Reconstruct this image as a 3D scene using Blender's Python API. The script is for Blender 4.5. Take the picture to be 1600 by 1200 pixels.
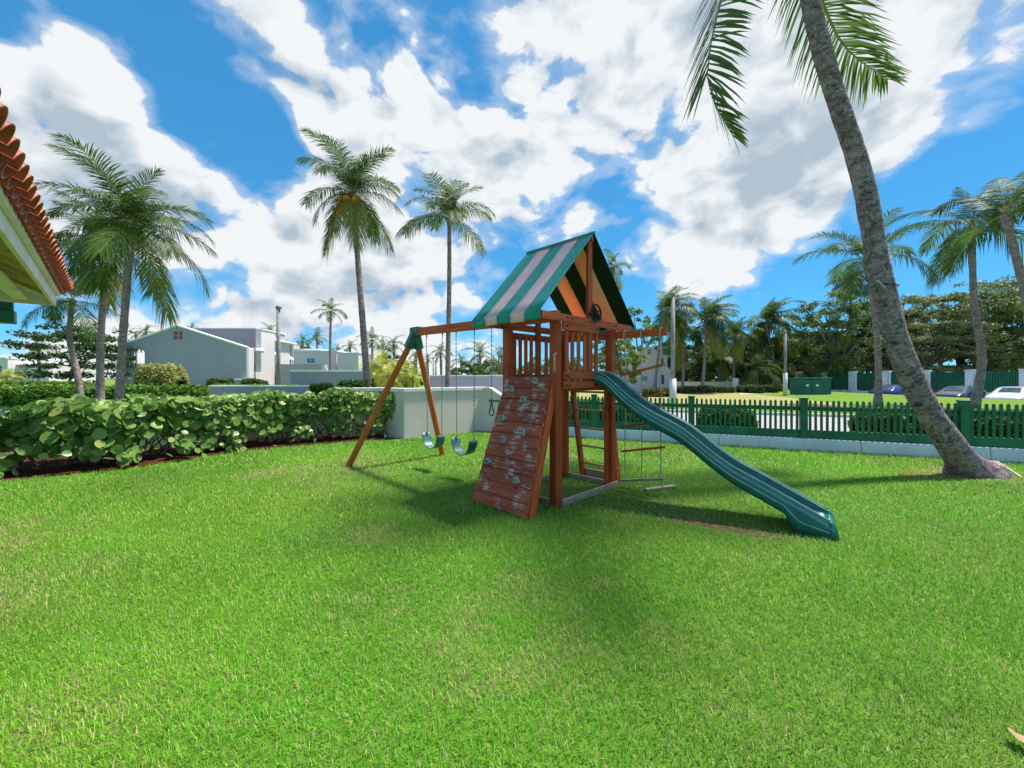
import bpy, bmesh, math, random
import numpy as np
from mathutils import Vector, Matrix

for o in list(bpy.data.objects):
    bpy.data.objects.remove(o, do_unlink=True)
scene = bpy.context.scene
COL = scene.collection
random.seed(11)
rng = np.random.default_rng(11)
R = math.radians

# ------------------------------------------------------------------ camera
F, EYE, HY, CX = 620.0, 1.5, 590.0, 800.0      # focal length in photo pixels, eye height, horizon row
cam_d = bpy.data.cameras.new('camera')
cam = bpy.data.objects.new('camera', cam_d); COL.objects.link(cam)
cam.location = (0, 0, EYE); cam.rotation_euler = (R(90), 0, 0)
cam_d.sensor_width = 36; cam_d.lens = F/1600*36; cam_d.shift_y = -10/1600
cam_d.clip_start = 0.05; cam_d.clip_end = 4000
scene.camera = cam

# ------------------------------------------------------------------ sun and sky
SUN_EL, SUN_AZ = 67, 66        # azimuth from +Y towards +X
sd = bpy.data.lights.new('sun', 'SUN'); sd.energy = 2.45; sd.angle = R(4.0); sd.color = (1, .95, .86)
so = bpy.data.objects.new('sun', sd); COL.objects.link(so)
sv = Vector((math.cos(R(SUN_EL))*math.sin(R(SUN_AZ)), math.cos(R(SUN_EL))*math.cos(R(SUN_AZ)), math.sin(R(SUN_EL))))
so.rotation_euler = sv.to_track_quat('Z', 'Y').to_euler()
so.location = sv*60
scene.view_settings.view_transform = 'Standard'
scene.view_settings.look = 'None'
scene.view_settings.exposure = 1.65
scene.view_settings.gamma = 1
scene.cycles.max_bounces = 6; scene.cycles.diffuse_bounces = 3; scene.cycles.glossy_bounces = 2; scene.cycles.transmission_bounces = 3

world = bpy.data.worlds.new('World'); scene.world = world; world.use_nodes = True
world.cycles.sampling_method = 'MANUAL'; world.cycles.sample_map_resolution = 512
def build_sky():
    nt = world.node_tree; N = nt.nodes; L = nt.links; N.clear()
    def new(t, **kw):
        n = N.new(t)
        for k, v in kw.items(): setattr(n, k, v)
        return n
    def math_(op, a, b=None, c=None, clamp=False):
        n = new('ShaderNodeMath', operation=op); n.use_clamp = clamp
        for i, v in enumerate((a, b, c)):
            if v is None: continue
            if isinstance(v, (int, float)): n.inputs[i].default_value = v
            else: L.new(v, n.inputs[i])
        return n.outputs[0]
    def vmath(op, a, b=None):
        n = new('ShaderNodeVectorMath', operation=op)
        for i, v in enumerate((a, b)):
            if v is None: continue
            if isinstance(v, (tuple, list)): n.inputs[i].default_value = v
            else: L.new(v, n.inputs[i])
        return n
    def smooth(x, lo, hi, a=0.0, b=1.0):
        n = new('ShaderNodeMapRange', interpolation_type='SMOOTHSTEP')
        L.new(x, n.inputs[0])
        for i, v in enumerate((lo, hi, a, b)): n.inputs[i+1].default_value = v
        return n.outputs[0]
    def noise(vec, scale, detail, rough, dist=0.0):
        n = new('ShaderNodeTexNoise'); n.inputs['Scale'].default_value = scale
        n.inputs['Detail'].default_value = detail; n.inputs['Roughness'].default_value = rough
        n.inputs['Distortion'].default_value = dist
        L.new(vec, n.inputs['Vector']); return n
    sky = new('ShaderNodeTexSky', sky_type='NISHITA'); sky.sun_disc = False
    sky.sun_elevation = R(SUN_EL); sky.sun_rotation = R(SUN_AZ); sky.air_density = .62; sky.dust_density = .0; sky.ozone_density = 2.5
    hs = new('ShaderNodeHueSaturation'); hs.inputs['Saturation'].default_value = 1.25; hs.inputs['Value'].default_value = .95
    L.new(sky.outputs[0], hs.inputs['Color'])
    tint = new('ShaderNodeMix', data_type='RGBA', blend_type='MULTIPLY'); tint.inputs[0].default_value = 1
    gam = new('ShaderNodeGamma'); gam.inputs[1].default_value = .5; L.new(hs.outputs[0], gam.inputs[0])
    L.new(gam.outputs[0], tint.inputs[6]); tint.inputs[7].default_value = (.38, 1.04, 1.38, 1)
    tc = new('ShaderNodeTexCoord'); d = tc.outputs['Generated']
    def puff(vec, det=8):
        """billowing cloud field: soft noise for the masses, cell noise for the cauliflower edge"""
        n = noise(vec, 3.1, det, .60).outputs[0]
        v = new('ShaderNodeTexVoronoi', feature='F1'); v.inputs['Scale'].default_value = 9.5
        v.inputs['Detail'].default_value = 1.6; v.inputs['Roughness'].default_value = .55; pass
        L.new(vec, v.inputs['Vector'])
        return math_('ADD', math_('MULTIPLY', n, 1.60), math_('MULTIPLY', v.outputs['Distance'], -.34))
    mp = new('ShaderNodeMapping'); mp.inputs['Scale'].default_value = (1, 1, 1.55); mp.inputs['Location'].default_value = (3.3, 1.7, .4); L.new(d, mp.inputs[0])
    w = noise(mp.outputs[0], 5.0, 2, .55)
    wv = vmath('SCALE', vmath('SUBTRACT', w.outputs['Color'], (.5, .5, .5)).outputs[0]); wv.inputs['Scale'].default_value = .10
    p = vmath('ADD', mp.outputs[0], wv.outputs[0]).outputs[0]
    n1 = puff(p)
    n2 = puff(vmath('ADD', p, (sv.x*.07, sv.y*.07, sv.z*.10)).outputs[0], 6)
    # where the photograph has cloud (+) and clear blue (-): pixel, radius in pixels, weight
    lobes = [(600, 90, 330, .12), (1000, 190, 330, .20), (560, 230, 200, .06), (680, 410, 230, .17), (420, 350, 130, .16), (430, 490, 210, .13), (250, 510, 160, .10), (600, 480, 160, .08),
             (90, 210, 190, .26), (60, 290, 140, .10), (265, 310, 110, .26), (1230, 130, 260, .15), (1400, 190, 190, .10), (1180, 390, 150, .18),
             (1290, 300, 120, .10), (1480, 90, 260, .20), (1130, 290, 150, .10),
             (345, 205, 110, -.34), (110, 60, 170, -.16), (400, 265, 110, -.20), (1480, 350, 240, -.24), (1570, 270, 150, -.14), (1340, 460, 200, -.16), (1000, 410, 110, -.12),
             (640, 250, 80, -.12), (740, 50, 100, -.10), (180, 290, 90, -.10), (1210, 490, 150, -.14), (870, 360, 110, -.22), (320, 290, 80, -.10), (540, 20, 90, -.06), (200, 460, 90, -.06), (350, 400, 70, -.26), (500, 385, 55, -.20), (720, 75, 80, -.22), (850, 140, 60, -.16), (550, 15, 80, -.16), (640, 320, 60, -.14), (800, 380, 80, -.22), (960, 295, 45, -.16), (1090, 345, 60, -.14), (430, 250, 70, -.10)]
    acc = None
    for px, py, r, wt in lobes:
        c = Vector(((px-CX)/F, 1, (HY-py)/F))
        ang = r/F/c.length
        c.normalize()
        dt = vmath('DOT_PRODUCT', d, tuple(c)).outputs['Value']
        m = smooth(dt, math.cos(ang*1.25), 1.0, 0.0, wt)
        acc = m if acc is None else math_('ADD', acc, m)
    bias = -.075
    dens = math_('ADD', math_('ADD', n1, acc), bias)
    densb = math_('ADD', math_('ADD', n2, acc), bias)
    mask = smooth(dens, .50, .62)
    veil = math_('MULTIPLY', smooth(dens, .36, .58), .38)
    mask = math_('MAXIMUM', mask, veil)
    core = smooth(densb, .52, 1.38)
    relief = math_('MULTIPLY_ADD', math_('SUBTRACT', n2, n1), 1.7, math_('MULTIPLY', core, 1.15), clamp=True)
    cc = new('ShaderNodeMix', data_type='RGBA')
    L.new(relief, cc.inputs[0]); cc.inputs[6].default_value = (2.85, 2.95, 3.05, 1); cc.inputs[7].default_value = (1.42, 1.75, 2.05, 1)
    mx = new('ShaderNodeMix', data_type='RGBA')
    L.new(mask, mx.inputs[0]); L.new(tint.outputs[2], mx.inputs[6]); L.new(cc.outputs[2], mx.inputs[7])
    bg = new('ShaderNodeBackground'); bg.inputs['Strength'].default_value = .10
    L.new(mx.outputs[2], bg.inputs[0])
    out = new('ShaderNodeOutputWorld'); L.new(bg.outputs[0], out.inputs[0])
build_sky()

# ------------------------------------------------------------------ helpers
def gp(px, py, z=0.0):
    Y = F*(EYE-z)/(py-HY); return Vector(((px-CX)/F*Y, Y, z))
def at(px, py, Y):
    return Vector(((px-CX)/F*Y, Y, EYE+(HY-py)/F*Y))

def vnoise(x, y, seed=0):
    x = np.asarray(x, float); y = np.asarray(y, float)
    xi = np.floor(x).astype(np.int64); yi = np.floor(y).astype(np.int64); fx = x-xi; fy = y-yi
    fx = fx*fx*(3-2*fx); fy = fy*fy*(3-2*fy)
    def h(a, b):
        n = (a*374761393 + b*668265263 + seed*1442695041) & 0x7fffffff
        n = ((n ^ (n >> 13))*1274126177) & 0x7fffffff
        return ((n ^ (n >> 16)) & 0xffff)/65535.0
    return (h(xi, yi)*(1-fx)+h(xi+1, yi)*fx)*(1-fy)+(h(xi, yi+1)*(1-fx)+h(xi+1, yi+1)*fx)*fy
def fbm(x, y, seed=0, o=3):
    s = 0; a = .5; t = 0
    for k in range(o):
        s = s+a*vnoise(np.asarray(x)*2**k, np.asarray(y)*2**k, seed+k); t += a; a *= .5
    return s/t

class MB:
    """collects vertices and faces (with a lengthwise UV) for one mesh"""
    def __init__(s): s.v = []; s.f = []; s.uv = []
    def face(s, idx, uv=None):
        s.f.append(tuple(idx)); s.uv.append(uv or [(0, 0)]*len(idx))
    def obox(s, c, ax, h):
        """oriented box: centre, three unit axes, half sizes; axis 0 is the grain"""
        c = Vector(c); a = [Vector(x) for x in ax]; b = len(s.v); off = random.random()*50
        for i in (-1, 1):
            for j in (-1, 1):
                for k in (-1, 1): s.v.append(c+a[0]*h[0]*i+a[1]*h[1]*j+a[2]*h[2]*k)
        def add(q, u, w):
            co = []
            for n in q:
                sg = ((n >> 2) & 1, (n >> 1) & 1, n & 1)
                co.append((off+sg[u]*2*h[u], off*.37+sg[w]*2*h[w]+.13*w))
            s.face([b+n for n in q], co)
        add((0, 1, 3, 2), 1, 2); add((4, 6, 7, 5), 1, 2)
        add((0, 4, 5, 1), 0, 2); add((2, 3, 7, 6), 0, 2)
        add((0, 2, 6, 4), 0, 1); add((1, 5, 7, 3), 0, 1)
    def beam(s, p0, p1, w, h, up=(0, 0, 1)):
        p0 = Vector(p0); p1 = Vector(p1); d = (p1-p0); l = d.length; d.normalize()
        up = Vector(up); sd_ = d.cross(up)
        if sd_.length < 1e-4: sd_ = d.cross(Vector((0, 1, 0)))
        sd_.normalize(); u = sd_.cross(d).normalized()
        s.obox((p0+p1)/2, (d, sd_, u), (l/2, w/2, h/2))
    def box(s, lo, hi):
        lo = Vector(lo); hi = Vector(hi)
        s.obox((lo+hi)/2, ((1, 0, 0), (0, 1, 0), (0, 0, 1)), (hi-lo)/2)
    def tube(s, pts, rad, n=8, cap=True):
        pts = [Vector(p) for p in pts]; m = len(pts)
        if not hasattr(rad, '__len__'): rad = [rad]*m
        b = len(s.v); ref = None; run = 0
        for i, p in enumerate(pts):
            t = (pts[min(i+1, m-1)]-pts[max(i-1, 0)]).normalized()
            if ref is None:
                ref = t.cross(Vector((0, 0, 1)) if abs(t.z) < .9 else Vector((0, 1, 0))).normalized()
            ref = (ref-t*ref.dot(t)).normalized(); bn = t.cross(ref)
            for k in range(n):
                a = 2*math.pi*k/n; s.v.append(p+(ref*math.cos(a)+bn*math.sin(a))*rad[i])
        for i in range(m-1):
            l = (pts[i+1]-pts[i]).length
            for k in range(n):
                k2 = (k+1) % n
                s.face((b+i*n+k, b+i*n+k2, b+(i+1)*n+k2, b+(i+1)*n+k), [(run, k/n), (run, (k+1)/n), (run+l, (k+1)/n), (run+l, k/n)])
            run += l
        if cap:
            s.face([b+k for k in range(n)][::-1]); s.face([b+(m-1)*n+k for k in range(n)])
    def prism(s, poly, dvec):
        """poly: list of points (planar, any orientation), extruded by dvec"""
        b = len(s.v); n = len(poly); dvec = Vector(dvec)
        for p in poly: s.v.append(Vector(p))
        for p in poly: s.v.append(Vector(p)+dvec)
        s.face(list(range(b, b+n))[::-1]); s.face(list(range(b+n, b+2*n)))
        for i in range(n):
            j = (i+1) % n; s.face((b+i, b+j, b+n+j, b+n+i))
    def grid(s, rows):
        """rows: list of equal-length point lists"""
        b = len(s.v); m = len(rows[0])
        for r in rows:
            for p in r: s.v.append(Vector(p))
        for i in range(len(rows)-1):
            for j in range(m-1):
                a = b+i*m+j; s.face((a, a+1, a+m+1, a+m), [(i/8, j/8), (i/8, (j+1)/8), ((i+1)/8, (j+1)/8), ((i+1)/8, j/8)])
    def mesh(s, name, off=(0, 0, 0)):
        off = Vector(off); me = bpy.data.meshes.new(name)
        me.from_pydata([tuple(v-off) for v in s.v], [], s.f)
        ul = me.uv_layers.new(name='UVMap'); flat = [c for f in s.uv for uv in f for c in uv]
        ul.data.foreach_set('uv', flat)
        bm = bmesh.new(); bm.from_mesh(me); bmesh.ops.recalc_face_normals(bm, faces=bm.faces); bm.to_mesh(me); bm.free()
        return me

def np_mesh(name, V, tris=None, quads=None, cols=None, smooth=False):
    me = bpy.data.meshes.new(name); V = np.ascontiguousarray(V, np.float32).reshape(-1, 3)
    li = []; st = []; tot = 0
    for a, k in ((quads, 4), (tris, 3)):
        if a is None or len(a) == 0: continue
        a = np.asarray(a, np.int32).reshape(-1, k); li.append(a.ravel()); st.append(tot+np.arange(len(a), dtype=np.int32)*k); tot += a.size
    li = np.concatenate(li); st = np.concatenate(st)
    me.vertices.add(len(V)); me.vertices.foreach_set('co', V.ravel())
    me.loops.add(len(li)); me.loops.foreach_set('vertex_index', li)
    me.polygons.add(len(st)); me.polygons.foreach_set('loop_start', st)
    if cols is not None:
        at_ = me.attributes.new('tint', 'FLOAT_COLOR', 'POINT'); at_.data.foreach_set('color', np.ascontiguousarray(cols, np.float32).ravel())
    me.update(calc_edges=True); me.validate()
    if smooth: me.polygons.foreach_set('use_smooth', [True]*len(st))
    return me

def link(name, data, parent=None, loc=(0, 0, 0), rz=0, scale=None):
    o = bpy.data.objects.new(name, data); COL.objects.link(o); o.location = loc
    if rz: o.rotation_euler = (0, 0, rz)
    if scale: o.scale = scale
    if parent: o.parent = parent
    return o
def tag(o, label, cat, group=None, kind=None):
    o['label'] = label; o['category'] = cat
    if group: o['group'] = group
    if kind: o['kind'] = kind
    return o
def thing(name, label, cat, loc, group=None):
    o = link(name, None, None, loc); o.empty_display_size = .2
    o['base'] = tuple(loc)
    return tag(o, label, cat, group)
def base_of(o):
    while o.parent: o = o.parent
    return Vector(o.location)
def part(name, mb, mat, parent, bevel=0, smooth=False, label=None):
    """world-space builder -> mesh object under its thing"""
    me = mb.mesh(name, base_of(parent) if parent else (0, 0, 0)); me.materials.append(mat)
    if smooth: me.polygons.foreach_set('use_smooth', [True]*len(me.polygons))
    o = link(name, me, parent)
    if bevel:
        m = o.modifiers.new('bevel', 'BEVEL'); m.width = bevel; m.segments = 2; m.limit_method = 'ANGLE'
    if label: o['label'] = label
    return o
def solo(name, mb, mat, label, cat, loc=(0, 0, 0), group=None, bevel=0, smooth=False):
    me = mb.mesh(name, loc); me.materials.append(mat)
    if smooth: me.polygons.foreach_set('use_smooth', [True]*len(me.polygons))
    o = link(name, me, None, loc); tag(o, label, cat, group)
    if bevel:
        m = o.modifiers.new('bevel', 'BEVEL'); m.width = bevel; m.segments = 2; m.limit_method = 'ANGLE'
    return o
def structure(name, me, mat):
    if isinstance(me, MB): me = me.mesh(name)
    me.materials.append(mat); o = link(name, me); o['kind'] = 'structure'; return o
def B(fn, *a, **k):
    m = MB(); getattr(m, fn)(*a, **k); return m

# ------------------------------------------------------------------ materials
class MT:
    def __init__(s, name):
        s.m = bpy.data.materials.new(name); s.m.use_nodes = True; s.nt = s.m.node_tree; s.N = s.nt.nodes; s.L = s.nt.links
        s.b = s.N['Principled BSDF']; s.out = s.N['Material Output']
    def new(s, t, **kw):
        n = s.N.new(t)
        for k, v in kw.items(): setattr(n, k, v)
        return n
    def put(s, v, inp):
        if isinstance(v, (int, float)): inp.default_value = v
        elif isinstance(v, (tuple, list)): inp.default_value = tuple(v)+((1,) if len(v) == 3 and inp.type == 'RGBA' else ())
        else: s.L.new(v, inp)
    def math(s, op, a, b=None, clamp=False):
        n = s.new('ShaderNodeMath', operation=op); n.use_clamp = clamp
        for i, v in enumerate((a, b)):
            if v is not None: s.put(v, n.inputs[i])
        return n.outputs[0]
    def noise(s, vec, scale, detail=4, rough=.55, dist=0):
        n = s.new('ShaderNodeTexNoise'); n.inputs['Scale'].default_value = scale; n.inputs['Detail'].default_value = detail
        n.inputs['Roughness'].default_value = rough; n.inputs['Distortion'].default_value = dist
        if vec is not None: s.L.new(vec, n.inputs['Vector'])
        return n.outputs[0]
    def mapv(s, vec, sc):
        n = s.new('ShaderNodeMapping'); n.inputs['Scale'].default_value = sc; s.L.new(vec, n.inputs[0]); return n.outputs[0]
    def step(s, x, lo, hi, a=0., b=1.):
        n = s.new('ShaderNodeMapRange', interpolation_type='SMOOTHSTEP'); s.put(x, n.inputs[0])
        for i, v in enumerate((lo, hi, a, b)): n.inputs[i+1].default_value = v
        return n.outputs[0]
    def mix(s, f, a, b):
        n = s.new('ShaderNodeMix', data_type='RGBA'); s.put(f, n.inputs[0]); s.put(a, n.inputs[6]); s.put(b, n.inputs[7]); return n.outputs[2]
    def pos(s): return s.new('ShaderNodeNewGeometry').outputs['Position']
    def obj(s): return s.new('ShaderNodeTexCoord').outputs['Object']
    def uv(s): return s.new('ShaderNodeTexCoord').outputs['UV']
    def rand(s): return s.new('ShaderNodeObjectInfo').outputs['Random']
    def bump(s, h, strength=.3, dist=.02):
        n = s.new('ShaderNodeBump'); n.inputs['Strength'].default_value = strength; n.inputs['Distance'].default_value = dist
        s.L.new(h, n.inputs['Height']); s.L.new(n.outputs[0], s.b.inputs['Normal']); return n
    def fin(s, col=None, rough=None, spec=None, metal=None):
        if col is not None: s.put(col, s.b.inputs['Base Color'])
        if rough is not None: s.put(rough, s.b.inputs['Roughness'])
        if spec is not None: s.put(spec, s.b.inputs['Specular IOR Level'])
        if metal is not None: s.put(metal, s.b.inputs['Metallic'])
        return s.m
def sc(c, k): return tuple(min(1, x*k) for x in c)

def m_plain(name, c, rough=.6, var=.2, scale=3., spec=.3, metal=0., bump=0., bscale=40, stain=None):
    t = MT(name); P = t.pos(); n = t.noise(P, scale, 5)
    col = t.mix(t.step(n, .3, .7), sc(c, 1-var), sc(c, 1+var))
    if stain: col = t.mix(t.math('MULTIPLY', t.step(t.noise(t.mapv(P, (2.2, 2.2, .5)), 1.3, 6, .65), .52, .78), .6), col, stain)
    if bump: t.bump(t.noise(P, bscale, 6), bump, .01)
    return t.fin(col, rough, spec, metal)
def m_leaf(name, c1, c2, transl=.35, rough=.45, spec=.35, obj_rand=True, tint=False, tr_col=None):
    t = MT(name)
    if tint:
        a = t.new('ShaderNodeAttribute', attribute_name='tint'); col = a.outputs['Color']
    else:
        f = t.rand() if obj_rand else t.noise(t.pos(), 9., 2)
        n = t.noise(t.pos(), 2.5, 3)
        col = t.mix(t.math('MULTIPLY_ADD' if False else 'ADD', t.math('MULTIPLY', f, .6), t.math('MULTIPLY', n, .4)), c1, c2)
    t.fin(col, rough, spec)
    tr = t.new('ShaderNodeBsdfTranslucent')
    g = t.new('ShaderNodeGamma'); g.inputs[1].default_value = .85; t.L.new(col, g.inputs[0])
    t.L.new(g.outputs[0], tr.inputs[0])
    mx = t.new('ShaderNodeMixShader'); mx.inputs[0].default_value = transl
    t.L.new(t.b.outputs[0], mx.inputs[1]); t.L.new(tr.outputs[0], mx.inputs[2]); t.L.new(mx.outputs[0], t.out.inputs[0])
    return t.m
def m_wood(name, c1, c2, weather=0., wcol=(.42, .36, .33), rough=.55):
    t = MT(name); U = t.uv(); g = t.noise(t.mapv(U, (2.2, 38, 1)), 1.0, 6, .6, .6)
    fine = t.noise(t.mapv(U, (9, 160, 1)), 1., 3)
    big = t.noise(t.pos(), 2.3, 4)
    col = t.mix(t.step(g, .32, .68), c1, c2)
    col = t.mix(t.math('MULTIPLY', t.rand(), .65), col, sc(c1, .68))
    col = t.mix(t.math('MULTIPLY', t.step(big, .45, .75), .35), col, sc(c2, 1.25))
    if weather:
        wm = t.noise(t.mapv(U, (7.0, 46, 1)), 1., 5, .65, .25)
        wl = t.noise(t.pos(), 5.5, 4, .6)
        m = t.step(t.math('ADD', t.math('MULTIPLY', wm, .9), wl), .99, 1.17)
        col = t.mix(t.math('MULTIPLY', m, weather), col, t.mix(fine, sc(wcol, .75), sc(wcol, 1.25)))
    # knots
    v = t.new('ShaderNodeTexVoronoi'); v.inputs['Scale'].default_value = 1.; t.L.new(t.mapv(U, (2.6, 9, 1)), v.inputs['Vector'])
    col = t.mix(t.step(v.outputs['Distance'], .16, .05, 0, .6), col, sc(c1, .35))
    t.bump(fine, .18, .004)
    return t.fin(col, rough, .3)

M = {}
M['wood'] = m_wood('stained_redwood', (.44, .062, .018), (.72, .135, .040))
M['wood_orange'] = m_wood('stained_cedar_leg', (.52, .110, .018), (.74, .19, .035))
M['plank'] = m_wood('weathered_redwood', (.30, .050, .022), (.52, .110, .044), .85, (.52, .44, .41))
M['grey_wood'] = m_wood('bleached_timber', (.33, .24, .16), (.52, .42, .30), .4)
M['rung'] = m_wood('pale_dowel', (.55, .33, .10), (.68, .45, .17))
M['teal_fabric'] = None
def m_fabric(name, c, tr, trcol):
    t = MT(name); P = t.pos(); n = t.noise(P, 6, 5); w = t.noise(P, 260, 2)
    col = t.mix(t.step(n, .3, .75), sc(c, .88), sc(c, 1.1)); t.bump(w, .15, .002)
    t.fin(col, .5, .35)
    b = t.new('ShaderNodeBsdfTranslucent'); t.put(trcol, b.inputs[0])
    mx = t.new('ShaderNodeMixShader'); mx.inputs[0].default_value = tr
    t.L.new(t.b.outputs[0], mx.inputs[1]); t.L.new(b.outputs[0], mx.inputs[2]); t.L.new(mx.outputs[0], t.out.inputs[0])
    return t.m
M['teal_fabric'] = m_fabric('teal_vinyl', (.010, .30, .25), .03, (.004, .04, .02))
M['white_fabric'] = m_fabric('white_vinyl', (.97, .94, .97), .45, (1., .25, .0))
M['shade_sheet'] = m_plain('underside_shade', (.006, .022, .016), .7, .2, 8)  # near-black colour stands in for shade on the canopy's underside
M['slide'] = m_plain('green_plastic', (.010, .125, .105), .38, .22, 7, .45, 0, .08, 60, (.05, .20, .18))
M['slide_edge'] = m_plain('scuffed_pale_plastic_edge', (.34, .47, .44), .45, .2, 12)
M['green_metal'] = m_plain('green_bracket_metal', (.03, .14, .12), .4, .25, 14, .5, .2)
M['chain'] = m_plain('grey_chain_steel', (.30, .31, .32), .4, .2, 30, .5, .7)
M['belt'] = m_plain('green_rubber_belt', (.07, .17, .16), .38, .25, 9, .5)
M['rope'] = m_plain('pale_rope', (.50, .46, .38), .85, .25, 40)
M['hold'] = m_plain('grey_climbing_hold', (.36, .31, .29), .8, .3, 30, .2, 0, .4, 60)
M['black'] = m_plain('black_plastic', (.012, .014, .016), .35, .2)
M['tan_plastic'] = m_plain('tan_handle_plastic', (.55, .30, .14), .45, .2, 20)
M['fence_green'] = m_plain('dark_green_fence_paint', (.008, .125, .058), .42, .28, 4, .45, 0, .1, 50)
M['base_white'] = m_plain('white_painted_concrete', (.66, .70, .74), .75, .08, 2, .2, 0, .2, 60, (.42, .42, .40))
M['wall'] = m_plain('cream_stucco', (.74, .60, .56), .85, .06, 1.2, .15, 0, .35, 90, (.52, .46, .38))
M['wall_cap'] = m_plain('wall_cap_white', (.82, .74, .74), .8, .06, 2, .15, 0, .2, 80, (.55, .52, .48))
M['house_grey'] = m_plain('grey_blue_stucco', (.40, .37, .45), .85, .05, .4, .15, 0, .15, 30)
M['house_white'] = m_plain('white_stucco', (.68, .62, .64), .85, .05, .4, .15)
M['house_mauve'] = m_plain('mauve_stucco', (.48, .39, .45), .85, .05, .4, .15)
M['trim'] = m_plain('white_trim', (.84, .84, .84), .7, .04)
M['pink_tile'] = m_plain('red_vent_tile', (.36, .10, .09), .7, .2)
M['glass'] = m_plain('dark_window_glass', (.05, .09, .10), .08, .3, 2, .6)
M['green_glass'] = m_plain('green_tinted_glass', (.10, .24, .24), .1, .2, 2, .6)
M['metal_pole'] = m_plain('galvanised_pole', (.25, .24, .235), .65, .2, 4, .3, .0)
M['lamp_grey'] = m_plain('grey_green_lamp_housing', (.10, .14, .12), .5, .2)
M['pole_white'] = m_plain('white_pole_base', (.62, .61, .62), .7, .08, 4)
M['tile'] = m_plain('terracotta_tile', (.46, .085, .040), .5, .3, 9, .4, 0, .15, 60, (.60, .20, .12))
M['eave_white'] = m_plain('aged_white_paint', (.86, .73, .73), .6, .10, 3, .3, 0, .1, 30, (.42, .42, .36))
M['eave_wood'] = m_plain('soffit_bounce_tone', (.60, .43, .22), .7, .25, 4, .2, 0, .1, 30, (.20, .19, .08))  # olive tone stands in for light bounced up from the grass
M['mulch'] = m_plain('red_brown_mulch', (.070, .020, .012), .95, .55, 26, .1, 0, .9, 45)
M['bare'] = m_plain('trodden_earth', (.15, .095, .05), .95, .4, 9, .1, 0, .8, 40)
M['soil'] = m_plain('dark_soil', (.07, .045, .028), .95, .4, 14, .1, 0, .8, 40)
M['asphalt'] = m_plain('pale_worn_asphalt', (.34, .32, .34), .9, .1, 2, .2, 0, .3, 60)
M['concrete'] = m_plain('pale_concrete', (.52, .50, .47), .9, .1, 2, .2, 0, .2, 40)
M['util_green'] = m_plain('green_cabinet_paint', (.012, .12, .09), .4, .2, 2, .4)
M['stem'] = m_plain('grey_brown_stem', (.17, .12, .09), .8, .4, 15, .2, 0, .5, 40)
M['far_bark'] = m_plain('grey_bark', (.22, .19, .16), .9, .35, 8, .15, 0, .5, 20)
M['dead_leaf'] = m_plain('dry_leaf', (.34, .20, .12), .7, .3, 20)
M['coconut'] = m_plain('orange_coconut', (.80, .27, .02), .55, .3, 8)

def m_bark():
    t = MT('palm_bark'); U = t.uv(); P = t.pos()
    rings = t.noise(t.mapv(U, (15, 2.2, 1)), 1., 5, .7, .9)
    patch = t.noise(P, 5.5, 7, .68)
    lich = t.noise(P, 17., 6, .7)
    col = t.mix(t.step(rings, .36, .64), (.17, .115, .115), (.36, .27, .265))
    col = t.mix(t.step(patch, .50, .66, 0, .75), col, (.42, .35, .335))
    col = t.mix(t.step(lich, .60, .70, 0, .8), col, (.56, .50, .48))
    col = t.mix(t.step(t.noise(P, 9., 5, .7), .60, .70, 0, .75), col, (.045, .036, .032))
    h = t.math('ADD', t.math('MULTIPLY', rings, 1.1), t.math('MULTIPLY', lich, .8))
    t.bump(h, .9, .03)
    return t.fin(col, .9, .15)
M['bark'] = m_bark()
def m_bark_big():
    t = MT('scarred_palm_bark'); U = t.uv(); P = t.pos()
    rings = t.noise(t.mapv(U, (11, 3.0, 1)), 1., 6, .72, 1.2); a = t.noise(P, 7., 8, .7, .4); b = t.noise(P, 24., 6, .72, .6); c = t.noise(P, 3.2, 5, .6)
    col = t.mix(t.step(rings, .36, .62), (.125, .078, .085), (.36, .255, .265))
    col = t.mix(t.step(a, .50, .60, 0, .85), col, (.44, .345, .355))
    col = t.mix(t.step(b, .56, .64, 0, .9), col, (.66, .57, .58))
    col = t.mix(t.step(t.noise(P, 13., 7, .7, .5), .55, .64, 0, .85), col, (.060, .046, .044))
    col = t.mix(t.step(c, .55, .75, 0, .5), col, (.085, .066, .062))
    t.bump(t.math('ADD', t.math('MULTIPLY', rings, 1.0), t.math('ADD', t.math('MULTIPLY', a, 1.1), t.math('MULTIPLY', b, .7))), 1.0, .035)
    return t.fin(col, .92, .12)
M['bark_big'] = m_bark_big()
M['frond'] = m_leaf('palm_frond_green', (.022, .055, .022), (.115, .20, .032), .36, .5, .25)
M['frond_old'] = m_leaf('palm_frond_yellowing', (.16, .19, .03), (.34, .30, .05), .4, .45, .35)
M['frond_dry'] = m_leaf('palm_frond_dry', (.50, .17, .03), (.62, .30, .06), .3, .6, .2)
M['frond_far'] = m_leaf('palm_frond_hazy', (.045, .10, .045), (.10, .17, .055), .35)
M['frond_areca'] = m_leaf('areca_frond', (.22, .30, .03), (.46, .44, .06), .4)
M['rachis'] = m_plain('frond_rib', (.30, .30, .10), .5, .2)
M['grape'] = m_leaf('sea_grape_leaf', (.050, .15, .020), (.26, .41, .085), .30, .36, .42)
M['grape_pale'] = m_leaf('sea_grape_leaf_pale', (.26, .36, .09), (.40, .44, .13), .3, .42, .3)
M['grape_orange'] = m_leaf('sea_grape_leaf_orange', (.75, .20, .02), (.85, .28, .03), .3)
M['tree_leaf'] = m_leaf('tree_leaf_tinted', (.05, .1, .02), (.1, .18, .04), .3, .5, .3, tint=True)
M['grass'] = m_leaf('grass_blade', (.05, .1, .02), (.1, .18, .04), .35, .45, .3, tint=True)
M['hedge_core'] = m_plain('dark_hedge_core', (.020, .038, .010), .9, .4, 9)  # dark colour for the solid filler inside the hedges

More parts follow.
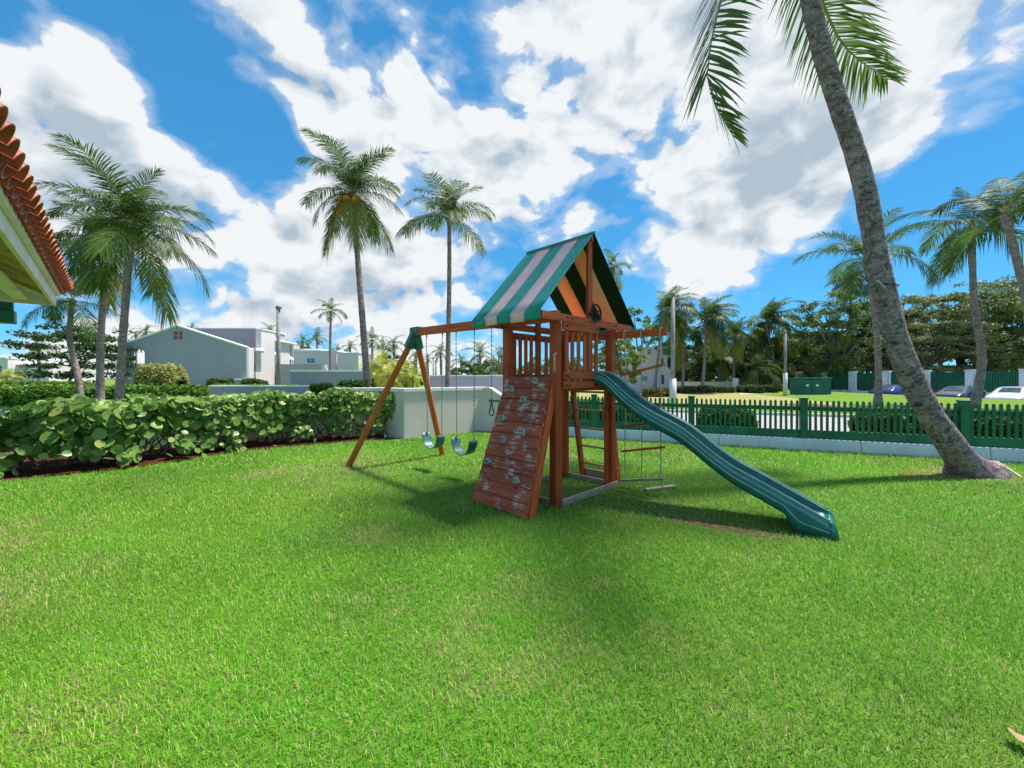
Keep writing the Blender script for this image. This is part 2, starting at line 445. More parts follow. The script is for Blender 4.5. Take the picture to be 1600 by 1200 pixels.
def m_ground(name, g1, g2, dry, dryamt):
    t = MT(name); P = t.pos()
    a = t.noise(P, .5, 5); b = t.noise(P, 24., 6, .7)
    col = t.mix(t.step(b, .3, .7), g1, g2)
    col = t.mix(t.math('MULTIPLY', t.step(a, .48, .72), dryamt), col, dry)
    t.bump(b, .8, .03)
    return t.fin(col, .9, .1)
M['lawn'] = m_ground('lawn_thatch', (.060, .155, .014), (.12, .26, .024), (.20, .19, .06), .5)
M['far_ground'] = m_ground('distant_turf', (.085, .17, .02), (.16, .28, .03), (.24, .24, .07), .35)
M['dry_ground'] = m_ground('dry_turf', (.22, .22, .07), (.34, .32, .13), (.40, .33, .18), .6)

# ------------------------------------------------------------------ ground
xs = [-400, -120, -60, -30, -16, -8, 0, 8, 16, 24, 27, 29, 30.4, 31.4, 45, 80, 160, 500]
ys = [-60, -20, -5, 5, 10, 15, 20, 25, 30, 35, 40, 50, 80, 150, 400, 1500]
def gz(x, y):
    if x >= 31.4 and y >= 14: return -.55
    if x >= 29 and x < 31 and y >= 20: return .16
    if x == 27 and y >= 20: return .06
    return 0.
gm = MB(); gm.grid([[(x, y, gz(x, y)-.012) for y in ys] for x in xs])
structure('ground', gm, M['far_ground'])

def FY(X): return 10.736-.413*X            # fence line
BED = [(-11.0, 3.0), tuple(gp(0, 752).xy), tuple(gp(100, 743).xy), tuple(gp(200, 733).xy), tuple(gp(300, 717).xy), tuple(gp(400, 703).xy), tuple(gp(500, 694).xy), tuple(gp(604, 687).xy)]
# lawn inside the walls: polygon
lawn_poly = [(-9, -3), (14, -3), (14, FY(14)+.1), (-.87, 11.15), (-2.63, 9.72), (-3.3, 10.3)] + [(-4.4, 10.1), (-12, 6.0), (-13, -3)]
lm = MB(); lm.v = [Vector((x, y, 0)) for x, y in lawn_poly]; lm.face(range(len(lawn_poly)))
structure('lawn', lm, M['lawn'])
bed = MB()
bk = [(-13.2, 5.6)]+[(x-1.15-.1*i*0, y+1.9) for i, (x, y) in enumerate(BED[1:-1])]+[(-3.35, 10.22)]
rows = []
for (x, y), (x2, y2) in zip(BED, bk):
    rows.append([(x+(x2-x)*k/6, y+(y2-y)*k/6, .006+.05*math.sin(math.pi*min(1, k/6+.08))+.012*math.sin(k*9+x*7)) for k in range(7)])
bed.grid(rows); structure('mulch_bed', bed, M['mulch'])
# road and the ground beyond the fence
def sheet(name, pts, z, mat):
    m = MB(); m.v = [Vector((x, y, z)) for x, y in pts]; m.face(range(len(pts))); return structure(name, m, mat)
def off(X, d): return (X+d*.382, FY(X)+d*.924)
sheet('road', [off(-3, 2.2), off(60, 2.2), off(60, 8.6), off(-3, 8.6)], .004, M['asphalt'])
kb = MB()
for d0 in (2.0, 8.6):
    kb.prism([(*off(-3, d0), 0), (*off(60, d0), 0), (*off(60, d0+.22), 0), (*off(-3, d0+.22), 0)], (0, 0, .11))
structure('kerb', kb, M['concrete'])
sheet('verge', [(5.2, 20), (18, 20), (21, 31), (24, 47), (8, 47), (5, 30)], .003, M['dry_ground'])
sheet('path', [gp(1155, 616).xy, gp(1240, 613.5).xy, gp(1238, 609).xy, gp(1160, 610).xy], .007, M['concrete'])
sheet('parking', [(31.6, 14), (60, 14), (60, 70), (31.6, 70)], -.545, M['asphalt'])
sheet('driveway', [(-30, 24), (4, 24), (4, 29), (-30, 29)], .003, M['concrete'])

for cx_, cy_, rx_, ry_, an in ((2.12, 3.98, .55, .10, -.62), (6.6, 6.05, .7, .30, 0)):
    pts = []
    for k in range(28):
        a = 2*math.pi*k/28; q = .75+.5*float(fbm(math.cos(a)*2+cx_*7, math.sin(a)*2+cy_*3, 71)); u, v = rx_*q*math.cos(a), ry_*q*math.sin(a)
        pts.append((cx_+u*math.cos(an)-v*math.sin(an), cy_+u*math.sin(an)+v*math.cos(an)))
    sheet('bare_earth', pts, .004, M['bare'])
# grass blades
def worn(x, y):
    """0 = lush, 1 = worn bare; patches round the play tower and the slide end"""
    def blob(cx, cy, rx, ry, a):
        ca, sa = math.cos(a), math.sin(a); dx = x-cx; dy = y-cy
        u = (dx*ca+dy*sa)/rx; v = (-dx*sa+dy*ca)/ry
        return np.clip(1.25-np.sqrt(u*u+v*v), 0, 1)
    w = np.maximum(blob(2.05, 4.05, .85, .20, -.62), .8*blob(.7, 5.2, .75, .7, 0))
    w = np.maximum(w, .75*blob(1.55, 4.75, .7, .35, -.5)); w = np.maximum(w, .6*blob(6.9, 6.1, .9, .5, 0))
    w = np.maximum(w, .4*blob(2.55, 3.9, .5, .16, -.62))
    return np.clip(w*(.55+.9*fbm(x*5, y*5, 5)), 0, 1)
def grass():
    Vs = []; Qs = []; Ts = []; Cs = []; nv = 0
    bx = np.array([p[0] for p in BED]); by = np.array([p[1] for p in BED])
    def inlawn(x, y):
        ok = (y < 10.736-.413*x-.12) & (np.interp(x, bx, by) > y+.02) | ((x > bx[-1]) & (y < 10.736-.413*x-.12))
        ok &= ~((x > bx[-1]) & (x < -2.63) & (y > 9.3+(x-bx[-1])*.75)) & ~((x >= -2.63) & (x < -.87) & (y > 9.69+(x+2.63)*.858-.06))
        return ok
    #          ymin ymax  density length width
    for y0, y1, dens, ln, wd in ((.9, 2.6, 12500, .040, .0030), (2.6, 4.2, 7600, .042, .0040), (4.2, 6.5, 4000, .045, .0060), (6.5, 11.6, 1900, .050, .0100)):
        xw = 1.42*y1+.6; n = int(dens*(y1-y0)*2*xw)
        x = rng.uniform(-xw, xw, n); y = rng.uniform(y0, y1, n)
        k = (np.abs(x) < 1.36*y+.7) & inlawn(x, y); x = x[k]; y = y[k]
        w = worn(x, y); tuft = fbm(x*3.2, y*3.2, 21, 2)
        k = rng.random(len(x)) < (1-.72*w)*(.62+.75*tuft); x = x[k]; y = y[k]; w = w[k]; n = len(x)
        az = rng.uniform(0, 2*np.pi, n); lean = rng.uniform(.15, 1.05, n)+.25*(w > .3)
        L = ln*rng.uniform(.45, 1.5, n)*(.75+.5*fbm(x*1.3, y*1.3, 9, 2))*(1-.35*w); W = wd*rng.uniform(.7, 1.3, n)
        dx = np.cos(az); dy = np.sin(az); px_ = -dy; py_ = dx
        V = np.zeros((n, 5, 3), np.float32)
        for i, (u, ww) in enumerate(((0, 1), (0, -1), (.55, .8), (.55, -.8), (1, 0))):
            out = np.sin(lean*(.4+.6*u))*L*u; up = np.cos(lean*(.3+.9*u))*L*u
            V[:, i, 0] = x+dx*out+px_*W*ww*.5; V[:, i, 1] = y+dy*out+py_*W*ww*.5; V[:, i, 2] = up-.002
        dryp = np.clip((fbm(x*.8, y*.8, 31)-.50)*4.5, 0, 1)*np.clip((fbm(x*3, y*3, 33)-.36)*3, 0, 1)
        for cx, cy, rr in ((-.95, 2.55, .35), (.62, 2.85, .22), (1.05, 1.75, .25), (-.25, 2.05, .3), (-3.4, 2.7, .7), (.9, 2.3, .2), (-1.9, 1.9, .4)):
            dryp = np.maximum(dryp, np.clip(1.1-np.hypot(x-cx, y-cy)/rr, 0, 1)*np.clip((fbm(x*6, y*6, 35)-.25)*2.2, 0, .9))
        dryp = np.maximum(dryp*.75, w)
        bl = rng.random(n)
        yel = np.clip((fbm(x*.55+9, y*.55, 41)-.42)*3, 0, 1)
        c_a = np.array([.085, .30, .012]); c_b = np.array([.19, .46, .030]); c_y = np.array([.30, .50, .035]); c_d = np.array([.52, .46, .20])
        C = c_a+(c_b-c_a)*bl[:, None]
        C = C+(c_y-C)*(.85*yel*rng.random(n))[:, None]; C = C*(.62+.78*fbm(x*1.1+4, y*1.1, 61, 4))[:, None]; C = C+(np.array([.20, .34, .075])-C)*(.55*np.clip((fbm(x*.7+2, y*.7, 65, 3)-.40)*4, 0, 1)*rng.random(n))[:, None]
        isdry = (rng.random(n) < .09+.10*fbm(x*2.1, y*2.1, 81)+.70*dryp)
        C = np.where(isdry[:, None], c_d*(.55+.7*bl[:, None]), C)
        C4 = np.ones((n, 5, 4), np.float32); C4[:, :, :3] = C[:, None, :]
        b = nv+np.arange(n)[:, None]*5
        Qs.append(b+np.array([0, 1, 3, 2])); Ts.append(b+np.array([2, 3, 4])); Vs.append(V.reshape(-1, 3)); Cs.append(C4.reshape(-1, 4)); nv += n*5
    me = np_mesh('grass', np.concatenate(Vs), np.concatenate(Ts), np.concatenate(Qs), np.concatenate(Cs))
    me.materials.append(M['grass']); o = link('grass', me)
    tag(o, 'bright green mown grass of the lawn with dry straw patches', 'grass', kind='stuff')
grass()

# ------------------------------------------------------------------ boundary walls
def wall_run(name, pts, h, th, label, cap=True, mat='wall', capmat='wall_cap', capw=.06, caph=.09, z0=0):
    c = Vector((sum(p[0] for p in pts)/len(pts), sum(p[1] for p in pts)/len(pts), z0))
    t = thing(name, label, 'wall', c)
    def strip(hh0, hh1, half):
        m = MB(); P = [Vector((x, y, 0)) for x, y in pts]; off_ = []
        for i, p in enumerate(P):
            d0 = (P[i]-P[i-1]).normalized() if i else (P[1]-P[0]).normalized()
            d1 = (P[i+1]-P[i]).normalized() if i < len(P)-1 else d0
            nrm = ((Vector((-d0.y, d0.x, 0))+Vector((-d1.y, d1.x, 0))).normalized()); k = 1/max(.4, nrm.dot(Vector((-d0.y, d0.x, 0))))
            off_.append(nrm*k)
        for i in range(len(P)-1):
            a, b = P[i], P[i+1]; q = [a+off_[i]*half, b+off_[i+1]*half, b-off_[i+1]*half, a-off_[i]*half]
            m.prism([v+Vector((0, 0, hh0)) for v in q], (0, 0, hh1-hh0))
        return m
    part('wall_body', strip(z0-.05, h-caph if cap else h, th/2), M[mat], t)
    if cap: part('coping', strip(h-caph, h, th/2+capw/2), M[capmat], t, .008)
    return t
wall_run('garden_wall', [(-.80, 11.19), (-2.63, 9.78), (-3.47, 10.42), (-4.45, 9.95)], 1.24, .16, 'cream stucco garden wall behind the swings and the sea grape hedge')
wall_run('low_garden_wall', [(-4.47, 9.94), (-12.5, 6.6)], .88, .16, 'low cream wall hidden behind the sea grape hedge')
# curved end of the wall that sweeps down to the fence
t = thing('swept_wall', 'white wall end curving down behind the climbing wall', 'wall', (-.1, FY(-.1), 0))
prof = [(-.86, 1.17), (-.62, 1.17)]+[(-.62+.62*math.sin(a), .78+.39*(1-math.sin(a))*1.0) for a in np.linspace(.1, math.pi/2, 9)]+[(.75, .76)]
dn = Vector((.382, .924, 0))*.16
poly = [Vector((x, FY(x), -.05)) for x in (-.82, .75)]
m = MB(); m.prism([Vector((-.82, FY(-.82), -.05))]+[Vector((.75, FY(.75), -.05))]+[Vector((x, FY(x), z)) for x, z in prof[::-1]], dn); part('wall_body', m, M['wall'], t)
m = MB()
for (x0, z0), (x1, z1) in zip(prof[:-1], prof[1:]):
    q = [Vector((x0, FY(x0), z0+.003))-dn*.15, Vector((x1, FY(x1), z1+.003))-dn*.15, Vector((x1, FY(x1), z1+.003))+dn*1.15, Vector((x0, FY(x0), z0+.003))+dn*1.15]
    m.prism(q, (0, 0, .055))
part('coping', m, M['wall_cap'], t)

# ------------------------------------------------------------------ picket fence
fd = Vector((.924, -.382, 0)); fn = Vector((.382, .924, 0))
def fp(X, z, d=0): return Vector((X, FY(X), z))+fn*d
plinth = thing('fence_plinth', 'low white concrete plinth under the green picket fence', 'plinth', fp(4, 0))
for i, (a, b) in enumerate([(.75, 2.5), (2.5, 4.6), (4.6, 6.9), (6.9, 8.6), (8.6, 10.9), (10.9, 13.4)]):
    m = MB(); m.beam(fp(a, .07), fp(b-.008, .07), .22, .26); part('block', m, M['base_white'], plinth, .012)
    m = MB(); m.beam(fp(a, .222), fp(b-.008, .222), .19, .05); part('ledge', m, M['base_white'], plinth, .008)
fence = thing('picket_fence', 'dark green wooden picket fence on a white plinth behind the slide', 'fence', fp(4, .247))
fb = base_of(fence)
PX = [.95, 2.05, 4.09, 6.05, 8.31, 10.55, 12.75]
pk = MB(); w2 = .0225; pz0, pz1 = .40, 1.03
pk.prism([Vector((-w2, -.011, 0)), Vector((w2, -.011, 0)), Vector((w2, -.011, pz1-pz0-.03)), Vector((w2*.55, -.011, pz1-pz0-.006)), Vector((0, -.011, pz1-pz0)), Vector((-w2*.55, -.011, pz1-pz0-.006)), Vector((-w2, -.011, pz1-pz0-.03))], (0, .022, 0))
pk_me = pk.mesh('picket'); pk_me.materials.append(M['fence_green'])
frz = math.atan2(fd.y, fd.x)
for i, x in enumerate(PX):
    m = MB(); m.beam(fp(x, .247), fp(x, 1.06), .13, .13, fn); part('post', m, M['fence_green'], fence, .008)
    m = MB(); m.beam(fp(x, 1.06), fp(x, 1.085), .155, .155, fn); part('post_cap', m, M['fence_green'], fence, .01)
    if i == len(PX)-1: break
    a, b = x+.06, PX[i+1]-.06
    m = MB(); m.beam(fp(a, .335, -.0), fp(b, .335), .05, .17); part('bottom_board', m, M['fence_green'], fence, .006)
    m = MB(); m.beam(fp(a, .86, .028), fp(b, .86, .028), .036, .085); part('top_rail', m, M['fence_green'], fence, .005)
    n = max(3, round((b-a)/.924/.095))
    for k in range(n):
        X = a+(b-a)*(k+.5)/n
        o = link('picket', pk_me, fence, fp(X, pz0+random.uniform(-.004, .004), -.0025)-fb, frz+random.uniform(-.01, .01))
        o.rotation_euler = (random.uniform(-.006, .006), random.uniform(-.012, .012), frz)

# ------------------------------------------------------------------ play tower
A0 = Vector((.507, 4.63, 0)); e1 = Vector((.714, .70, 0)); e2 = Vector((-.70, .714, 0)); UZ = Vector((0, 0, 1))
def T(s, t, z): return A0+e1*s+e2*t+UZ*z
W_, D_ = 1.19, .80
play = thing('playset', 'red stained wooden playset with striped canopy, climbing wall and green slide', 'playset', T(.6, .4, 0))
def bar(name, p0, p1, w, h, mat='wood', up=(0, 0, 1), parent=None, bev=.006, label=None):
    m = MB(); m.beam(p0, p1, w, h, up); return part(name, m, M[mat], parent or play, bev, label=label)
for s, t_ in ((0, 0), (W_, 0), (0, D_), (W_, D_)):
    bar('post', T(s, t_, -.05), T(s, t_, 2.15), .10, .10, up=e1)
# second stud beside the front and back posts
bar('post_stud', T(.075, .012, .0), T(.075, .012, 1.40), .04, .09, up=e1)
bar('post_stud', T(W_-.075, .012, .0), T(W_-.075, .012, 1.40), .04, .09, up=e1)
# deck
for k in range(7):
    tt = .03+k*.123; bar('deck_board', T(-.04, tt, 1.445), T(W_+.04, tt, 1.445), .112, .03)
bar('deck_beam', T(.05, .03, 1.38), T(W_-.05, .03, 1.38), .04, .095); bar('deck_beam', T(.05, D_-.03, 1.38), T(W_-.05, D_-.03, 1.38), .04, .095)
bar('deck_beam', T(.03, .06, 1.378), T(.03, D_-.06, 1.378), .04, .095); bar('deck_beam', T(W_-.03, .06, 1.378), T(W_-.03, D_-.06, 1.378), .04, .095)
# front face boards and pickets
bar('face_board', T(.055, -.072, 1.525), T(.76, -.072, 1.525), .034, .082); bar('face_board', T(.055, -.072, 1.412), T(1.23, -.072, 1.412), .034, .082)
bar('face_board', T(.04, -.072, 2.105), T(.78, -.072, 2.105), .034, .095)
for s in (.155, .27, .395, .525): bar('picket', T(s, -.040, 1.45), T(s, -.040, 2.12), .022, .058, up=e1)
bar('picket', T(.78, -.040, 1.45), T(.78, -.040, 2.12), .03, .058, up=e1)
bar('gable_beam', T(-.345, -.076, 2.195), T(1.60, -.076, 2.195), .038, .09); bar('gable_beam', T(-.33, D_+.076, 2.185), T(1.58, D_+.076, 2.185), .038, .09)
KS = .63
bar('king_post', T(KS, -.036, 1.36), T(KS, -.036, 3.24), .042, .09, up=e1); bar('king_post', T(KS, D_+.036, 1.36), T(KS, D_+.036, 3.24), .042, .09, up=e1)
bar('ridge_beam', T(KS, -.09, 3.265), T(KS, 1.0, 3.265), .04, .085)
# back face
for s in (.14, .25, .36, .47, .79, .90, 1.01, 1.11): bar('picket', T(s, D_+.02, 1.45), T(s, D_+.02, 2.06), .022, .058, up=e1)
bar('face_board', T(.0, D_+.055, 2.06), T(W_, D_+.055, 2.06), .03, .09); bar('face_board', T(.0, D_+.055, 1.50), T(W_, D_+.055, 1.50), .03, .09)
# swing beam, A-frame and cantilever
bar('swing_beam', T(-.004, -.045, 2.215), T(-.004, 3.14, 2.285), .085, .125)
bar('ladder_beam', T(W_+.075, D_+.12, 2.085), T(W_+.075, -.76, 2.075), .045, .092)
apex = T(-.004, 3.10, 2.25)
def rleg(foot):
    m = MB(); d = (apex-foot); m.tube([foot-UZ*.03, foot+d*.5, foot+d*.985], [.052, .052, .052], 12); return m
f1, f2 = gp(543, 729), gp(692, 711)
for f in (f1, f2): part('swing_leg', rleg(f), M['wood_orange'], play, smooth=False)
m = MB()
for f in (f1, f2):
    d = (f-apex).normalized(); m.beam(apex+UZ*.03, apex+d*.27, .125, .125, e2)
br = part('bracket', m, M['green_metal'], play, .006)
m = MB(); m.beam(T(-.004, 2.93, 2.29), T(-.004, 3.2, 2.29), .115, .15); part('beam_sleeve', m, M['green_metal'], play, .008)
for k in (2.97, 3.12):
    m = MB(); c = T(-.066, k, 2.29); m.tube([c+e1*.01, c-e1*.012], .018, 8); part('bolt', m, M['chain'], br)
# bolts on the face boards
bm_ = B('tube', [T(0, 0, 0), T(0, -.014, 0)], .0095, 8); bolt_me = bm_.mesh('bolt', T(0, 0, 0)); bolt_me.materials.append(M['black'])
for s, z in ((.09, 1.525), (.14, 1.51), (.09, 1.412), (.14, 1.40), (.10, 2.105), (.72, 2.105), (.66, 2.2), (.1, 2.205), (.6, 2.205), (1.19, 2.205), (1.14, 2.195), (.2, 2.2), (.70, 1.53), (.70, 1.41)):
    link('bolt', bolt_me, play, T(s, -.089, z)-base_of(play))
# sand box edge
bar('sandbox_edge', T(.05, -.06, .035), T(W_+.08, -.06, .035), .035, .085, 'grey_wood'); bar('sandbox_edge', T(-.03, .05, .035), T(-.03, D_-.05, .035), .035, .085, 'grey_wood')
bar('sandbox_edge', T(.05, D_+.03, .035), T(W_-.05, D_+.03, .035), .035, .085, 'grey_wood'); bar('sandbox_edge', T(W_+.03, .06, .03), T(W_+.03, D_-.05, .03), .035, .075, 'grey_wood')
# steering wheel on the king post
m = MB(); c = T(KS-.03, -.16, 2.30); ring = []
for k in range(21):
    a = 2*math.pi*k/20; ring.append(c+e1*.0+(e1*.105*math.cos(a)+UZ*.105*math.sin(a)))
m.tube(ring, .012, 8, False)
for k in range(3):
    a = 2*math.pi*k/3+.5; m.tube([c, c+(e1*math.cos(a)+UZ*math.sin(a))*.1], .010, 6)
m.tube([c, T(KS-.03, -.05, 2.30)], .02, 8); part('steering_wheel', m, M['black'], play, smooth=True)

# canopy: two slopes of five stripes with a hanging valance
s_e, z_e, s_r, z_r = 1.03, 2.235, 0., 3.325
ribs = np.linspace(-.11, 1.05, 6)
can = None
pieces = []
for side in (-1, 1):
    for k in range(5):
        t0, t1 = ribs[k], ribs[k+1]; rows = []
        for j in range(9):
            u = j/8; row = []
            for q in range(4):
                tt = t0+(t1-t0)*q/3; full = (tt-ribs[0])/(ribs[-1]-ribs[0])
                sag = -.020*math.sin(math.pi*u)*math.sin(math.pi*min(1, max(0, full)))-.010*math.sin(math.pi*full)*(1-u)
                row.append(T(KS+side*(s_r+s_e*u), tt, z_r+(z_e-z_r)*u+sag))
            rows.append(row)
        vz = .10+.006*math.sin(k*2.1); m = MB(); m.grid(rows)
        val = MB(); val.grid([[p+UZ*(-vz*j/3)-(e1*side*(.004*j+.006*math.sin(q*1.7+k))*(j > 0)) for q, p in enumerate(rows[8])] for j in range(4)])
        pieces.append((val, 'teal_fabric' if k % 2 == 0 else 'white_fabric', 0))
        pieces.append((m, 'teal_fabric' if k % 2 == 0 else 'white_fabric', side))
canopy = link('canopy', None, play)
for m, mat, side in pieces:
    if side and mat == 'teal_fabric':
        lin = MB(); lin.f = m.f; lin.uv = m.uv; lin.v = [v-UZ*.009 for v in m.v]; part('shade_sheet', lin, M['shade_sheet'], canopy, smooth=True)  # added dark sheet below the stripe, darkens its inside like shade
    o = part('stripe' if side else 'valance', m, M[mat], canopy, smooth=True)
    md = o.modifiers.new('solidify', 'SOLIDIFY'); md.thickness = .004
m = MB(); m.tube([T(KS, -.115, 3.322), T(KS, 1.05, 3.322)], .022, 8); part('ridge_seam', m, M['teal_fabric'], canopy, smooth=True)

# climbing wall
bl, brr = gp(745, 780), gp(811, 800)
tl, tr_ = T(-.02, D_-.03, 1.50), T(-.02, .03, 1.50)
bl = T(-.55, D_+.02, 0.0); brr = T(-.55, -.08, 0.0)
bl.z = brr.z = .0
cw = link('climbing_wall', None, play)
def CWp(u, v, d=0):
    p = (tl*(1-u)+tr_*u)*(1-v)+(bl*(1-u)+brr*u)*v
    n = (brr-tr_).cross(tl-tr_).normalized()
    if n.dot(-e1) < 0: n = -n
    return p+n*d, n
n_pl = 11
for k in range(n_pl):
    v0, v1 = k/n_pl, (k+1)/n_pl-.004
    a, n = CWp(0, (v0+v1)/2); b, _ = CWp(1, (v0+v1)/2)
    up = (CWp(.5, v0)[0]-CWp(.5, v1)[0]); h = up.length; up = up.normalized()
    upt = (up+n*(-.13)).normalized()
    m = MB(); ax0 = (b-a).normalized(); m.obox((a+b)/2+n*(.022+random.uniform(-.002, .002)), (ax0, upt, ax0.cross(upt).normalized()), ((b-a).length/2+random.uniform(-.002, .004), h/2*1.05, .014))
    part('plank', m, M['plank'], cw, .005)
for u in (.0, 1.0):
    a, n = CWp(u, -.02, -.035); b, _ = CWp(u, 1.0, -.035)
    side = e2*(.012 if u == 0 else -.012)
    m = MB(); m.beam(a+side, b+side, .04, .09, n); part('stringer', m, M['wood'], cw, .005)
hold_me = None
def hold_mesh():
    bm = bmesh.new(); bmesh.ops.create_icosphere(bm, subdivisions=2, radius=1)
    for v in bm.verts:
        r_ = 1+.22*math.sin(v.co.x*3.1+v.co.y*2.3)*math.cos(v.co.z*2.7)
        v.co = Vector((v.co.x*.062*r_, v.co.y*.048*r_, max(-.1, v.co.z)*.05))
    for f in bm.faces: f.smooth = True
    me = bpy.data.meshes.new('climbing_hold'); bm.to_mesh(me); bm.free(); me.materials.append(M['hold']); return me
hold_me = hold_mesh()
hole = MB(); hole.tube([(0, 0, 0), (0, 0, .006)], .010, 8); hole_me = hole.mesh('hole'); hole_me.materials.append(M['black'])
for u, v in ((.70, .035), (.21, .105), (.53, .185), (.18, .345), (.67, .43), (.31, .505), (.11, .69), (.73, .775)):
    p, n = CWp(u, v, .034); q = n.to_track_quat('Z', 'Y').to_matrix()
    o = link('climbing_hold', hold_me, cw, p-base_of(play)); q4 = n.to_track_quat('Z', 'Y').to_euler(); o.rotation_euler = q4; o.rotation_euler.rotate_axis('Z', random.uniform(-.6, .6))
    for dx in (-.019, .019):
        ax = (brr-bl).normalized(); pp = p+n*.043+ax*dx
        h_ = link('bolt_hole', hole_me, cw, pp-base_of(play)); h_.rotation_euler = q4
# hand grips beside the climb opening
for t0, sgn in ((D_+.052, 1), (-.052, -1)):
    m = MB(); pts = [T(-.055, t0*1-.0, 1.56), T(-.10, t0+sgn*.012, 1.58), T(-.105, t0+sgn*.02, 1.67), T(-.10, t0+sgn*.012, 1.76), T(-.055, t0, 1.78)]
    m.tube(pts, .013, 8); part('hand_grip', m, M['tan_plastic'], play, smooth=True)
# access ladder on the far side
lad = link('ladder', None, play)
for tt0, tt1 in ((.70, .60), (.06, .0)):
    m = MB(); m.beam(T(W_+.06, tt0, 1.43), T(W_+.20, tt1, 0.0), .04, .095, e1); part('stringer', m, M['wood'], lad, .005)
for k, z in enumerate((1.29, 1.02, .75, .48, .22)):
    f = 1-z/1.43; m = MB(); m.tube([T(W_+.06+.14*f, .03-.05*f, z), T(W_+.06+.14*f, .69-.09*f, z)], .016, 10); part('rung', m, M['rung'], lad, smooth=True)
m = MB(); m.beam(T(W_+.24, .02, .06), T(W_+.24, .58, .06), .04, .13); part('foot_board', m, M['grey_wood'], lad, .006)

# ---- slide
sl_N = Vector((1.017, 5.04, 0)); sl_d = Vector((.81, -.59, 0)).normalized(); sl_w = Vector((.59, .81, 0)).normalized(); SW = .50
tb = np.array([-.10, 0, .08, .171, .376, .571, .793, 1.036, 1.183, 1.36, 1.568, 1.85, 2.083, 2.20, 2.30, 2.36])
zb = np.array([1.455, 1.452, 1.435, 1.385, 1.18, 1.03, .91, .795, .69, .545, .40, .262, .150, .105, .085, .08])
zr_ = zb+np.array([.13, .13, .135, .145, .16, .165, .165, .165, .165, .165, .17, .175, .165, .15, .12, .09])
ts = np.linspace(-.10, 2.36, 64)
def smoothed(x, xp, fp_):
    y = np.interp(x, xp, fp_); 
    for _ in range(3):
        y2 = y.copy(); y2[1:-1] = (y[:-2]+2*y[1:-1]+y[2:])/4; y = y2
    return y
ZB = smoothed(ts, tb, zb); ZR = smoothed(ts, tb, zr_)
SK = np.where(ts > 2.02, np.clip((ts-2.02)/.12, 0, 1), 0)       # skirt that meets the ground at the run-out
slide = link('slide', None, play)
def prof_at(i):
    z0, z1 = ZB[i], ZR[i]; t = ts[i]; c = sl_N+sl_d*t; sk = SK[i]
    lowo = (z0-.004)*(1-sk)+(-.01)*sk
    half = [(0.0, lowo), (.0, (lowo+z1)/2*.5+z1*.18+lowo*.32), (.006, z1-.055), (.022, z1-.05), (.022, z1-.012), (.040, z1), (.062, z1), (.074, z1-.014), (.084, z1-.05), (.104, z0+.05), (.135, z0+.022), (.19, z0+.012), (.25, z0+.010)]
    pts = [c+sl_w*w+UZ*z for w, z in half]+[c+sl_w*(SW-w)+UZ*z for w, z in half[-2::-1]]
    return pts
m = MB(); m.grid([prof_at(i) for i in range(len(ts))])
# rounded lip closing the run-out
last = prof_at(len(ts)-1); rows = [last]
for k in range(1, 6):
    a = k/5*math.pi/2
    rows.append([p+sl_d*(.07*math.sin(a))+UZ*(-(p.z+.01)*(1-math.cos(a))) for p in last])
m.grid(rows)
o = part('chute', m, M['slide'], slide, smooth=True)
md = o.modifiers.new('solidify', 'SOLIDIFY'); md.thickness = .006
for w, dz, idx in ((0, 0, 1), (.010, 0, 3), (.034, 0, 5), (.069, 0, 7)):
    for mir in (0, 1):
        ps = []
        for i in range(0, len(ts)):
            pr = prof_at(i); p = pr[idx] if not mir else pr[len(pr)-1-idx]; ps.append(p+UZ*.0015)
        m = MB(); m.tube(ps, .0055, 5); part('edge_bead', m, M['slide_edge'], slide, smooth=True)
# supports under the slide head
bar('slide_block', T(.74, -.10, 1.40), T(1.16, -.10, 1.40), .06, .06)

# ------------------------------------------------------------------ swings, trapeze, rope ladder (they hang from the beam)
link_me = None
def chain(mb, a, b, step=.03):
    d = b-a; n = max(2, int(d.length/step)); mb.tube([a, b], .0028, 5)
    for k in range(n):
        c = a+d*((k+.5)/n); ax = d.normalized(); sd_ = (ax.cross(UZ) if abs(ax.z) < .9 else ax.cross(Vector((1, 0, 0)))).normalized()
        if k % 2: sd_ = ax.cross(sd_)
        mb.tube([c-ax*step*.62, c-ax*step*.3+sd_*.007, c+ax*step*.3+sd_*.007, c+ax*step*.62, c+ax*step*.3-sd_*.007, c-ax*step*.3-sd_*.007, c-ax*step*.62], .0026, 4, False)
def swing(t0, t1, zs, label):
    top = [T(-.004, t0, 2.225), T(-.004, t1, 2.225)]
    sw = thing('swing', label, 'swing', (top[0]+top[1])/2+UZ*(zs-2.4), 'belt swings under the beam')
    tm = (t0+t1)/2; dr = e1*.05
    ends = [T(-.02, tm+.205, zs+.24)+dr*.4, T(-.02, tm-.205, zs+.24)+dr*.4]
    order = [top[1], top[0]] if t0 < t1 else top
    for a, b in zip(order, ends):
        m = MB(); chain(m, a-UZ*.05, b); part('chain', m, M['chain'], sw)
        m = MB(); m.tube([a+UZ*.005, a-UZ*.06], [.016, .008], 8); m.tube([a-UZ*.03+e1*.012, a-UZ*.075], .007, 6); part('hook', m, M['chain'], sw)
        m = MB(); m.tube([b+UZ*.01, b-UZ*.035], .012, 6); part('seat_clip', m, M['chain'], sw)
    rows = []
    for j in range(19):
        u = -1+2*j/18
        rows.append([T(-.02+wd, tm+.225*math.sin(u*1.35)/math.sin(1.35), zs+.23*(abs(u)**2.3)) for wd in (-.075, -.06, 0, .06, .075)])
    m = MB(); m.grid(rows); o = part('belt_seat', m, M['belt'], sw, smooth=True)
    md = o.modifiers.new('solidify', 'SOLIDIFY'); md.thickness = .012
